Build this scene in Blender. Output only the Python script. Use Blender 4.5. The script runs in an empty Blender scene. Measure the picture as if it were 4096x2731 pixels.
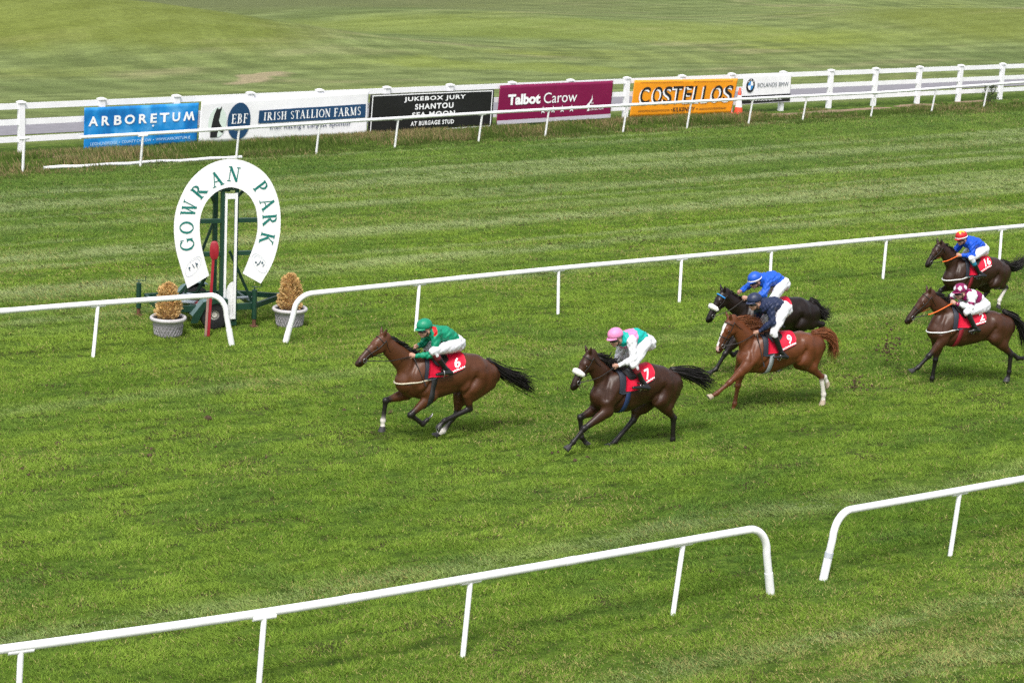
import bpy, bmesh, math, random
import numpy as np
from mathutils import Vector, Matrix
PREVIEW = globals().get('PREVIEW', '')
random.seed(7); rng = np.random.default_rng(7)
C = bpy.context.scene.collection
R = math.radians
# ------------------------------------------------------------ camera, sky, sun, exposure
scn = bpy.context.scene
cam = bpy.data.cameras.new('camera'); camo = bpy.data.objects.new('camera', cam); C.objects.link(camo)
CR = Vector((.83097, -.55395, .05001)); CU = Vector((.08752, .21924, .97173)); CF = Vector((.54939, .80309, -.23159))
CH = 9.66858
m = Matrix(((CR.x, CU.x, -CF.x, 0), (CR.y, CU.y, -CF.y, 0), (CR.z, CU.z, -CF.z, CH), (0, 0, 0, 1)))
camo.matrix_world = m
cam.sensor_width = 36; cam.lens = 8551.75/4096*36
cam.clip_start = .5; cam.clip_end = 3000
cam.dof.use_dof = True; cam.dof.focus_distance = 35.5; cam.dof.aperture_fstop = 5.0
scn.camera = camo
world = bpy.data.worlds.new('World'); scn.world = world; world.use_nodes = True
wn = world.node_tree; bg = wn.nodes['Background']
sky = wn.nodes.new('ShaderNodeTexSky'); sky.sky_type = 'NISHITA'; sky.sun_disc = False
SUN_EL, SUN_AZ = 58, 222          # degrees; azimuth clockwise from +Y of the point the light comes from
sky.sun_elevation = R(SUN_EL); sky.sun_rotation = R(SUN_AZ)
sky.air_density = 1.0; sky.dust_density = 4.0; sky.ozone_density = 1.0
hsv = wn.nodes.new('ShaderNodeHueSaturation'); hsv.inputs['Saturation'].default_value = .35
wn.links.new(sky.outputs[0], hsv.inputs['Color']); wn.links.new(hsv.outputs[0], bg.inputs[0])
bg.inputs[1].default_value = .12
sun = bpy.data.lights.new('sun', 'SUN'); suno = bpy.data.objects.new('sun', sun); C.objects.link(suno)
sun.energy = 1.5; sun.angle = R(14); sun.color = (1, .96, .9)
sd = Vector((math.sin(R(SUN_AZ))*math.cos(R(SUN_EL)), math.cos(R(SUN_AZ))*math.cos(R(SUN_EL)), math.sin(R(SUN_EL))))
suno.rotation_euler = sd.to_track_quat('Z', 'Y').to_euler(); suno.location = (10, 10, 40)
scn.view_settings.view_transform = 'Standard'; scn.view_settings.look = 'None'
scn.view_settings.exposure = .97; scn.view_settings.gamma = 1.0
scn.cycles.use_denoising = False; scn.cycles.max_bounces = 6; scn.cycles.transparent_max_bounces = 4

# ------------------------------------------------------------ materials
MATS = {}
def mat(name, col=(.8, .8, .8), rough=.5, spec=.5, attr=None, noise=0., nscale=20., bump=0., bscale=60., nstretch=(1, 1, 1), trans=0., sheen=0., metal=0., coat=0.):
    if name in MATS: return MATS[name]
    M = bpy.data.materials.new(name); M.use_nodes = True; MATS[name] = M
    nt = M.node_tree; b = nt.nodes['Principled BSDF']
    b.inputs['Roughness'].default_value = rough; b.inputs['Specular IOR Level'].default_value = spec
    b.inputs['Metallic'].default_value = metal
    if sheen: b.inputs['Sheen Weight'].default_value = sheen
    if coat: b.inputs['Coat Weight'].default_value = coat
    tc = nt.nodes.new('ShaderNodeTexCoord'); mp = nt.nodes.new('ShaderNodeMapping'); mp.inputs['Scale'].default_value = nstretch
    nt.links.new(tc.outputs['Object'], mp.inputs[0])
    if attr:
        a = nt.nodes.new('ShaderNodeAttribute'); a.attribute_name = attr; src = a.outputs['Color']
    else:
        a = nt.nodes.new('ShaderNodeRGB'); a.outputs[0].default_value = (*col, 1); src = a.outputs[0]
    if noise:
        n = nt.nodes.new('ShaderNodeTexNoise'); n.inputs['Scale'].default_value = nscale; n.inputs['Detail'].default_value = 6
        nt.links.new(mp.outputs[0], n.inputs['Vector'])
        mr = nt.nodes.new('ShaderNodeMapRange'); mr.inputs[1].default_value = .25; mr.inputs[2].default_value = .75
        mr.inputs[3].default_value = 1-noise; mr.inputs[4].default_value = 1+noise
        nt.links.new(n.outputs[0], mr.inputs[0])
        mx = nt.nodes.new('ShaderNodeVectorMath'); mx.operation = 'SCALE'
        nt.links.new(src, mx.inputs[0]); nt.links.new(mr.outputs[0], mx.inputs['Scale']); src = mx.outputs[0]
    nt.links.new(src, b.inputs['Base Color'])
    if bump:
        n2 = nt.nodes.new('ShaderNodeTexNoise'); n2.inputs['Scale'].default_value = bscale; n2.inputs['Detail'].default_value = 5
        nt.links.new(mp.outputs[0], n2.inputs['Vector'])
        bp = nt.nodes.new('ShaderNodeBump'); bp.inputs['Strength'].default_value = 1; bp.inputs['Distance'].default_value = bump
        nt.links.new(n2.outputs[0], bp.inputs['Height']); nt.links.new(bp.outputs[0], b.inputs['Normal'])
    if trans:
        tr = nt.nodes.new('ShaderNodeBsdfTranslucent'); nt.links.new(src, tr.inputs[0])
        ms = nt.nodes.new('ShaderNodeMixShader'); ms.inputs[0].default_value = trans
        nt.links.new(b.outputs[0], ms.inputs[1]); nt.links.new(tr.outputs[0], ms.inputs[2])
        nt.links.new(ms.outputs[0], nt.nodes['Material Output'].inputs[0])
    return M
def s2l(*c):      # sRGB 0-255 to linear
    return tuple(((v/255)/12.92 if v/255 <= .04045 else ((v/255+.055)/1.055)**2.4) for v in c)

# ------------------------------------------------------------ mesh helpers
def mesh_obj(name, V, F, m, parent=None, smooth=False, col=None):
    me = bpy.data.meshes.new(name)
    V = np.asarray(V, np.float32)
    if isinstance(F, np.ndarray):
        k = F.shape[1]; n = len(F)
        me.vertices.add(len(V)); me.vertices.foreach_set('co', V.ravel())
        me.loops.add(n*k); me.loops.foreach_set('vertex_index', F.astype(np.int32).ravel())
        me.polygons.add(n); me.polygons.foreach_set('loop_start', np.arange(0, n*k, k, dtype=np.int32))
        me.update(calc_edges=True); me.validate()
    else:
        me.from_pydata([tuple(map(float, v)) for v in V], [], F); me.update()
    if smooth: me.polygons.foreach_set('use_smooth', np.ones(len(me.polygons), bool))
    if col is not None:
        a = me.attributes.new('Col', 'FLOAT_COLOR', 'POINT')
        c = np.ones((len(V), 4), np.float32); c[:, :3] = col; a.data.foreach_set('color', c.ravel())
    if m is not None: me.materials.append(m)
    o = bpy.data.objects.new(name, me); C.objects.link(o)
    if parent is not None: o.parent = parent
    return o
def tag(o, label=None, cat=None, group=None, kind=None):
    if label: o['label'] = label
    if cat: o['category'] = cat
    if group: o['group'] = group
    if kind: o['kind'] = kind
    return o
def empty(name, loc=(0, 0, 0), rz=0):
    o = bpy.data.objects.new(name, None); C.objects.link(o); o.location = loc; o.rotation_euler = (0, 0, rz); o.empty_display_size = .2
    return o
class MB:
    def __init__(s): s.V = []; s.F = []
    def add(s, V, F):
        b = len(s.V); s.V += [tuple(map(float, v)) for v in V]; s.F += [tuple(int(i)+b for i in f) for f in F]; return s
    def box(s, c, size, M3=None, bev=0):
        x, y, z = [q/2 for q in size]; c = np.array(c, float)
        if bev:
            b = bev; pr = []
            for sz, rr in ((-z, b), (-z+b, 0), (z-b, 0), (z, b)):
                for (sx, sy) in ((-1, -1), (1, -1), (1, 1), (-1, 1)):
                    pr.append((sx*(x-rr), sy*(y-rr), sz))
            F = [(3, 2, 1, 0), (12, 13, 14, 15)]
            for k in range(3):
                for i in range(4): F.append((k*4+i, k*4+(i+1) % 4, k*4+4+(i+1) % 4, k*4+4+i))
            P = np.array(pr)
        else:
            P = np.array([(a, b, d) for a in (-x, x) for b in (-y, y) for d in (-z, z)])
            F = [(0, 1, 3, 2), (4, 6, 7, 5), (0, 4, 5, 1), (2, 3, 7, 6), (0, 2, 6, 4), (1, 5, 7, 3)]
        if M3 is not None: P = P@np.array(M3).T
        return s.add(P+c, F)
    def bar(s, a, b, w, h, up=(0, 0, 1), bev=0):      # box beam between two points
        a = np.array(a, float); b = np.array(b, float); d = b-a; L = np.linalg.norm(d); d /= L
        up = np.array(up, float)
        if abs(d@up) > .98: up = np.array((0, 1., 0))
        l = np.cross(up, d); l /= np.linalg.norm(l); u = np.cross(d, l)
        return s.box((a+b)/2, (L, w, h), np.stack([d, l, u], 1), bev)
    def tube(s, pts, r, n=10, cap=True, squash=1.):
        P = np.array(pts, float); N = len(P); r = np.broadcast_to(np.asarray(r, float), (N,))
        T = np.gradient(P, axis=0); T /= np.linalg.norm(T, axis=1)[:, None]+1e-12
        up = np.array((0, 0, 1.)) if abs(T[0, 2]) < .9 else np.array((1., 0, 0))
        V = []; 
        l = np.cross(up, T[0]); l /= np.linalg.norm(l)
        for i in range(N):
            l = l-T[i]*(l@T[i]); l /= np.linalg.norm(l); u = np.cross(T[i], l)
            for k in range(n):
                a = 2*math.pi*k/n; V.append(P[i]+r[i]*(l*math.cos(a)*squash+u*math.sin(a)))
        F = [(i*n+k, i*n+(k+1) % n, (i+1)*n+(k+1) % n, (i+1)*n+k) for i in range(N-1) for k in range(n)]
        if cap: F += [tuple(range(n))[::-1], tuple(range((N-1)*n, N*n))]
        return s.add(V, F)
    def lathe(s, prof, c=(0, 0, 0), n=28, M3=None):
        V = []; 
        for (r, z) in prof:
            for k in range(n): a = 2*math.pi*k/n; V.append((r*math.cos(a), r*math.sin(a), z))
        V = np.array(V)
        if M3 is not None: V = V@np.array(M3).T
        V = V+np.array(c)
        F = [(i*n+k, i*n+(k+1) % n, (i+1)*n+(k+1) % n, (i+1)*n+k) for i in range(len(prof)-1) for k in range(n)]
        return s.add(V, F)
    def build(s, name, m, parent=None, smooth=False, col=None):
        o = mesh_obj(name, s.V, s.F, m, parent, smooth, col)
        return o
def autosmooth(o, ang=40):
    me = o.data; me.polygons.foreach_set('use_smooth', np.ones(len(me.polygons), bool))
    bm = bmesh.new(); bm.from_mesh(me)
    bmesh.ops.recalc_face_normals(bm, faces=bm.faces)
    for e in bm.edges:
        e.smooth = not (len(e.link_faces) == 2 and e.calc_face_angle(0) > R(ang))
    bm.to_mesh(me); bm.free(); return o
def catmull(pts, n=8):
    P = [np.array(p, float) for p in pts]; P = [2*P[0]-P[1]]+P+[2*P[-1]-P[-2]]; out = []
    for i in range(1, len(P)-2):
        for k in range(n):
            t = k/n; a, b, c, d = P[i-1:i+3]
            out.append(.5*((2*b)+(-a+c)*t+(2*a-5*b+4*c-d)*t*t+(-a+3*b-3*c+d)*t**3))
    out.append(P[-2]); return np.array(out)

# ------------------------------------------------------------ value noise (numpy)
_lat = rng.random((256, 256)).astype(np.float32)
def vnoise(x, y):
    xi = np.floor(x).astype(int); yi = np.floor(y).astype(int); fx = x-xi; fy = y-yi
    fx = fx*fx*(3-2*fx); fy = fy*fy*(3-2*fy)
    a = _lat[xi & 255, yi & 255]; b = _lat[(xi+1) & 255, yi & 255]; c = _lat[xi & 255, (yi+1) & 255]; d = _lat[(xi+1) & 255, (yi+1) & 255]
    return (a*(1-fx)+b*fx)*(1-fy)+(c*(1-fx)+d*fx)*fy
def fbm(x, y, o=3):
    s = 0; w = .5; t = 0
    for i in range(o): s = s+w*vnoise(x*2**i+17*i, y*2**i+31*i); t += w; w *= .5
    return s/t

# ------------------------------------------------------------ lines of the course (metres)
def fenceY(x): return -3.045e-4*x*x+.10278*x+56.333
def railY(x): return -1.515e-3*x*x+.230259*x+50.2776

# ------------------------------------------------------------ ground
def mound(x, y):
    g = lambda cx, cy, sx, sy, h, a: h*np.exp(-(((x-cx)*np.cos(a)+(y-cy)*np.sin(a))/sx)**2-((-(x-cx)*np.sin(a)+(y-cy)*np.cos(a))/sy)**2)
    z = g(34, 86, 14, 5.5, 2.1, -.35)+g(92, 86, 16, 7, 1.3, -.2)+g(60, 92, 14, 6, .7, -.5)+g(75, 120, 40, 12, 1.4, -.3)
    return z*np.clip((y-fenceY(np.clip(x, 0, 90))-8)/6, 0, 1)
def ground():
    xs = np.concatenate([np.linspace(-900, -60, 8), np.linspace(-40, 160, 201), np.linspace(190, 1200, 9)])
    ys = np.concatenate([np.linspace(-300, -10, 6), np.linspace(0, 160, 161), np.linspace(190, 1500, 9)])
    X, Y = np.meshgrid(xs, ys, indexing='ij'); Z = mound(X, Y)
    nx, ny = X.shape; V = np.stack([X, Y, Z], -1).reshape(-1, 3)
    i = np.arange(nx*ny).reshape(nx, ny)
    F = np.stack([i[:-1, :-1], i[1:, :-1], i[1:, 1:], i[:-1, 1:]], -1).reshape(-1, 4)
    M = bpy.data.materials.new('turf'); M.use_nodes = True; nt = M.node_tree; b = nt.nodes['Principled BSDF']
    b.inputs['Roughness'].default_value = .9; b.inputs['Specular IOR Level'].default_value = .1
    N = nt.nodes.new; L = nt.links.new
    geo = N('ShaderNodeNewGeometry')
    def noise(scale, stretch=(1, 1, 1), detail=4, rot=0):
        mp = N('ShaderNodeMapping'); mp.inputs['Scale'].default_value = stretch; mp.inputs['Rotation'].default_value = (0, 0, rot); L(geo.outputs['Position'], mp.inputs[0])
        n = N('ShaderNodeTexNoise'); n.inputs['Scale'].default_value = scale; n.inputs['Detail'].default_value = detail; L(mp.outputs[0], n.inputs['Vector']); return n.outputs[0]
    def ramp(v, stops):
        r = N('ShaderNodeValToRGB'); L(v, r.inputs[0]); e = r.color_ramp.elements
        while len(e) < len(stops): e.new(.5)
        for q, (p, c) in zip(e, stops): q.position = p; q.color = (*c, 1)
        return r.outputs[0]
    def mix(f, a, b_, mode='MIX'):
        x = N('ShaderNodeMix'); x.data_type = 'RGBA'; x.blend_type = mode
        if isinstance(f, float): x.inputs[0].default_value = f
        else: L(f, x.inputs[0])
        for s, v in ((6, a), (7, b_)):
            if isinstance(v, tuple): x.inputs[s].default_value = (*v, 1)
            else: L(v, x.inputs[s])
        return x.outputs[2]
    # turf of the course: mid green, yellower and darker clumps
    c1 = ramp(noise(5, (.6, 1, 1), 9), [(.3, (.026, .046, .006)), (.5, (.058, .10, .012)), (.7, (.10, .155, .02))])
    # meadow beyond the fence: long mown swirls, dry tan patches, yellow-green tees
    sw = noise(.11, (.45, 1.3, 1), 3, -.35)
    c2 = ramp(sw, [(.3, (.09, .125, .038)), (.47, (.145, .182, .066)), (.6, (.155, .19, .062)), (.72, (.155, .185, .042))])
    c2 = mix(ramp(noise(.22, (.5, 1.6, 1), 5, -.3), [(.55, (0, 0, 0)), (.72, (.75, .75, .75))]), c2, (.215, .195, .105))
    c2 = mix(ramp(noise(.9, (.35, 1.5, 1), 8, -.35), [(.38, (.75, .75, .75)), (.6, (0, 0, 0))]), c2, (.075, .10, .03))
    wv = N('ShaderNodeTexWave'); wv.wave_type = 'RINGS'; wv.rings_direction = 'Z'; wv.inputs['Scale'].default_value = .16; wv.inputs['Distortion'].default_value = 5; wv.inputs['Detail'].default_value = 3; wv.inputs['Detail Scale'].default_value = .4
    mpw = N('ShaderNodeMapping'); mpw.inputs['Location'].default_value = (-52, -80, 0); L(geo.outputs['Position'], mpw.inputs[0]); L(mpw.outputs[0], wv.inputs['Vector'])
    c2 = mix(.28, c2, ramp(wv.outputs[0], [(.25, (.36, .36, .36)), (.75, (.62, .62, .62))]), 'OVERLAY')
    sep = N('ShaderNodeSeparateXYZ'); L(geo.outputs['Position'], sep.inputs[0])
    def zone(cx, cy, sx, sy, a, col, k):       # mown patch of its own colour
        nonlocal c2
        mp = N('ShaderNodeMapping'); mp.vector_type = 'TEXTURE'; mp.inputs['Location'].default_value = (cx, cy, 0); mp.inputs['Rotation'].default_value = (0, 0, a); mp.inputs['Scale'].default_value = (sx, sy, 1e3)
        dn = N('ShaderNodeVectorMath'); dn.operation = 'ADD'; L(geo.outputs['Position'], dn.inputs[0])
        nn = N('ShaderNodeTexNoise'); nn.inputs['Scale'].default_value = .25; L(geo.outputs['Position'], nn.inputs['Vector'])
        sc = N('ShaderNodeVectorMath'); sc.operation = 'SCALE'; sc.inputs['Scale'].default_value = 5; L(nn.outputs['Color'], sc.inputs[0]); L(sc.outputs[0], dn.inputs[1])
        sb = N('ShaderNodeVectorMath'); sb.operation = 'SUBTRACT'; L(dn.outputs[0], sb.inputs[0]); sb.inputs[1].default_value = (2.5, 2.5, 2.5)
        L(sb.outputs[0], mp.inputs[0])
        ln = N('ShaderNodeVectorMath'); ln.operation = 'LENGTH'; L(mp.outputs[0], ln.inputs[0])
        mr = N('ShaderNodeMapRange'); mr.inputs[1].default_value = 1.15; mr.inputs[2].default_value = .7; mr.inputs[3].default_value = 0; mr.inputs[4].default_value = k; L(ln.outputs['Value'], mr.inputs[0])
        c2 = mix(mr.outputs[0], c2, col)
    zone(44, 112, 34, 15, -.25, (.095, .11, .045), .8)
    zone(35, 84, 10, 5.5, -.35, (.118, .142, .022), .62)
    zone(94, 84, 15, 8, -.2, (.12, .145, .022), .6)
    zone(63, 86, 20, 3.5, -.3, (.16, .2, .035), .45)
    zone(50, 74.5, 6, 1.5, -.2, (.17, .21, .035), .45)
    zone(37.3, 73, 1.6, .6, .1, (.27, .22, .14), .8)
    yb = N('ShaderNodeMath'); yb.operation = 'MULTIPLY_ADD'; L(sep.outputs[0], yb.inputs[0]); yb.inputs[1].default_value = -.08; L(sep.outputs[1], yb.inputs[2])
    f = N('ShaderNodeMapRange'); f.inputs[1].default_value = 57.5; f.inputs[2].default_value = 58.8; L(yb.outputs[0], f.inputs[0])
    col = mix(f.outputs[0], c1, c2)
    f4 = noise(6, (.5, 1.6, 1), 9, -.2); col = mix(.42, col, ramp(f4, [(.3, (.33, .33, .33)), (.7, (.68, .68, .68))]), 'OVERLAY')
    L(col, b.inputs['Base Color'])
    bp = N('ShaderNodeBump'); bp.inputs['Distance'].default_value = .12; bp.inputs['Strength'].default_value = 1; L(noise(4, (.7, 1.2, 1), 8), bp.inputs['Height']); L(bp.outputs[0], b.inputs['Normal'])
    o = mesh_obj('ground', V, F, M, smooth=True); tag(o, kind='structure')
ground()
def path():
    x = np.linspace(-20, 140, 81); lo = fenceY(x)+3.15-.0*x; up = fenceY(x)+6.3
    lo += .004*np.maximum(x-45, 0)*8*.15; V = []; F = []
    for a, l, u in zip(x, lo, up): V += [(a, l, .012), (a, u, .012)]
    F = [(2*i, 2*i+2, 2*i+3, 2*i+1) for i in range(len(x)-1)]
    o = mesh_obj('path', V, F, mat('asphalt', (.19, .185, .205), .9, .2, noise=.12, nscale=3)); tag(o, kind='structure')
path()

# ------------------------------------------------------------ grass blades (uncountable: stuff)
def blades(name, pts, hgt, wid, lean, col, m):
    n = len(pts); a = rng.random(n)*2*np.pi
    d = np.stack([np.cos(a), np.sin(a)], 1)*wid[:, None]/2
    V = np.zeros((n, 3, 3), np.float32)
    V[:, 0, :2] = pts-d; V[:, 1, :2] = pts+d; V[:, 0:2, 2] = -.004
    V[:, 2, :2] = pts+lean*hgt[:, None]; V[:, 2, 2] = hgt
    cc = np.repeat(col, 3, 0); 
    o = mesh_obj(name, V.reshape(-1, 3), np.arange(3*n).reshape(-1, 3), m, col=cc)
    return tag(o, kind='stuff')
def stripes(x, y):       # pale combed lines along the running direction
    yy = y-.06*(x-20)*np.clip((y-30)/25, 0, 1)
    s = np.zeros_like(y)
    yy = yy+.12*(fbm(x*1.2+7, yy*2.0)-.5)
    for y0, w, k in ((41.2, .35, .5), (44.4, .5, .8), (47.6, .3, .55), (50.3, .5, .9), (51.8, .3, .6), (38.6, .25, .4), (22.9, .3, .35), (17.3, .35, .5), (18.6, .25, .4), (32.6, .3, .2)):
        s += k*np.exp(-((yy-y0+.35*(fbm(x*.3, yy*.0+y0)-.5))/w)**2)
    return np.clip(s*(.35+1.3*fbm(x*.5, y*1.3))+.55*np.clip((vnoise(x*.12+3, yy*2.4)-.62)*4, 0, 1)*np.clip((y-36)/8, 0, 1), 0, 1)
if PREVIEW != 'nograss':
    gm = mat('grass_blade', attr='Col', rough=.7, spec=.12)
    nt = gm.node_tree; gn = nt.nodes.new('ShaderNodeNewGeometry'); vm = nt.nodes.new('ShaderNodeVectorMath'); vm.operation = 'MULTIPLY_ADD'
    nt.links.new(gn.outputs['Normal'], vm.inputs[0]); vm.inputs[1].default_value = (.45, .45, .45); vm.inputs[2].default_value = (0, 0, 1)
    nz_ = nt.nodes.new('ShaderNodeVectorMath'); nz_.operation = 'NORMALIZE'; nt.links.new(vm.outputs[0], nz_.inputs[0]); nt.links.new(nz_.outputs[0], nt.nodes['Principled BSDF'].inputs['Normal'])
    ng = nt.nodes.new('ShaderNodeVectorMath'); ng.operation = 'SCALE'; ng.inputs['Scale'].default_value = -1; nt.links.new(nz_.outputs[0], ng.inputs[0])
    tl = nt.nodes.new('ShaderNodeBsdfTranslucent'); nt.links.new(ng.outputs[0], tl.inputs['Normal']); at = [q for q in nt.nodes if q.type == 'ATTRIBUTE'][0]; nt.links.new(at.outputs['Color'], tl.inputs[0])
    ms = nt.nodes.new('ShaderNodeMixShader'); ms.inputs[0].default_value = .5; nt.links.new(nt.nodes['Principled BSDF'].outputs[0], ms.inputs[1]); nt.links.new(tl.outputs[0], ms.inputs[2]); nt.links.new(ms.outputs[0], nt.nodes['Material Output'].inputs[0])
    N = 14500000
    x = 3+rng.random(N)*78; y = 12.5+rng.random(N)*47
    dist = np.sqrt(x*x+y*y+CH*CH)
    cx = x*CR.x+y*CR.y; cf = x*CF.x+y*CF.y+CH*.2316
    keep = (np.abs(cx/cf) < .285) & (y < railY(np.clip(x, 0, 76))+.4) & (rng.random(N) < (27/dist)**2*1.0) & (cx/cf > -.27)
    x, y, dist = x[keep], y[keep], dist[keep]
    cl = fbm(x*2.1+.4*y, y*4.4, 4); cl2 = fbm(x*.8, y*1.7, 4); big = fbm(x*.2, y*.42, 3)
    st = stripes(x, y)
    keep = rng.random(len(x)) < np.clip((cl-.26)*4.2, .42, 1)
    x, y, dist, cl, cl2, big, st = [q[keep] for q in (x, y, dist, cl, cl2, big, st)]
    print('blades', len(x)); n = len(x); lod = np.clip(dist/27, .9, 2.6)
    h = (.020+.034*np.clip((cl-.3)*2.2, 0, 1))*(.6+.8*rng.random(n))*(1+.25*(lod-1))
    w = (.012+.009*rng.random(n))*lod
    ln = rng.normal(0, .75, (n, 2)); ln[:, 0] += -.35-1.0*(fbm(x*1.7+50, y*2.3)-.5)*2; ln[:, 1] -= .1
    ln[:, 0] -= st*1.0
    cA = np.array((.10, .20, .022)); cB = np.array((.27, .41, .055)); cD = np.array((.44, .40, .15)); cS = np.array((.50, .58, .27)); cK = np.array((.085, .18, .045))
    zb = .22*np.exp(-((y-38)/7)**2)+.12*np.exp(-((y-30)/6)**2)-.22*np.exp(-((y-52.5)/4)**2)-.1*np.clip((20-y)/3, 0, 1)
    t = np.clip(.47+zb+(cl2-.5)*.8+(big-.5)*1.0+(cl-.5)*1.0+rng.normal(0, .15, n), 0, 1)[:, None]
    col = cA*(1-t)+cB*t
    k = (np.clip((fbm(x*.8+9, y*1.6+4)-.55)*4, 0, 1)*.45)[:, None]; col = col*(1-k)+cK*k
    k = np.clip(st*1.0, 0, .72)[:, None]; col = col*(1-k)+cS*k
    dry = (rng.random(n) < .035+.16*np.clip((fbm(x*.35+3, y*.5+8)-.55)*5, 0, 1)+.5*np.clip((21-y)/3.5, 0, 1)*fbm(x*.4, y*.9))[:, None]; col = np.where(dry, cD*(.7+.5*rng.random((n, 1))), col)
    dv = fbm(x*1.5+31, y*3.2+5, 3); pathw = np.exp(-((y-28.6)/4.2)**2)
    sl = ((dv > .70-.07*pathw) & (rng.random(n) < .55))[:, None]; col = np.where(sl, np.array((.11, .08, .05))*(.6+.8*rng.random((n, 1))), col); h = np.where(sl[:, 0], h*.45, h)
    fr = np.clip((y-43)/7, 0, 1)[:, None]*.3; col = col*(1-fr)+fr*np.array((.20, .30, .10))
    blades('racecourse_grass', np.stack([x, y], 1), h, w, ln, col, gm)
    # rough long grass between the far rail and the fence
    N = 170000
    x = 14+rng.random(N)*62; yr = railY(np.clip(x, 0, 76)); yf = fenceY(x)
    q = rng.random(N); y = yr-.35+(yf-yr+.25)*q
    nz = fbm(x*1.1, y*1.6, 3); thin = np.clip((x-46)/10, 0, 1)
    mud = fbm(x*.55+4, y*1.3+9, 2)
    edge = (yf-y)
    keep = (rng.random(N) < np.clip(.25+(nz-.35)*2.6, .1, 1)) & ~((edge < 1.25) & (thin*.5+mud > .83)) 
    x, y, nz, thin, q, edge = [v[keep] for v in (x, y, nz, thin, q, edge)]
    n = len(x); tall = np.exp(-((q-.55)/.33)**2)
    h = (.07+.30*tall*np.clip((nz-.25)*1.7, .12, 1)*(1-.62*thin))*(.5+.8*rng.random(n))
    w = .022+.014*rng.random(n); ln = rng.normal(0, .33, (n, 2)); ln[:, 0] -= .25
    straw = np.array((.42, .33, .16)); gr = np.array((.09, .155, .024)); gr2 = np.array((.15, .22, .045))
    t = rng.random((n, 1)); col = gr*(1-t)+gr2*t
    s = (rng.random(n) < np.clip(.06+.6*(fbm(x*.5+2, y*.8)-.42)*2+.22*(h > .22)+.3*(edge < .9), 0, .7))[:, None]
    col = np.where(s, straw*(.6+.6*rng.random((n, 1))), col)
    blades('rough_grass', np.stack([x, y], 1), h, w, ln, col, gm)

# bare trodden soil along the fence line
def soil():
    mb = MB()
    for (cx, cy, sx, sy) in ((52.5, 60.0, 1.5, .3), (55.2, 60.3, 1.8, .35), (57.6, 60.6, 1.1, .25), (60.5, 61.0, 1.3, .3), (44.9, 59.6, .8, .2), (64, 61.4, 1.0, .25), (24, 57.6, 1.0, .3)):
        V = [(cx, cy, .02)]; k = 18
        for i in range(k):
            a = 2*math.pi*i/k; r = .75+.5*random.random(); V.append((cx+sx*r*math.cos(a), cy+sy*r*math.sin(a)+.08*(sx*r*math.cos(a)), .008))
        mb.add(V, [(0, 1+i, 1+(i+1) % k) for i in range(k)])
    tag(mb.build('bare_soil', mat('dry_soil', (.22, .16, .11), .95, .1, noise=.4, nscale=4, bump=.05, bscale=8)), kind='stuff')
soil()

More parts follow.
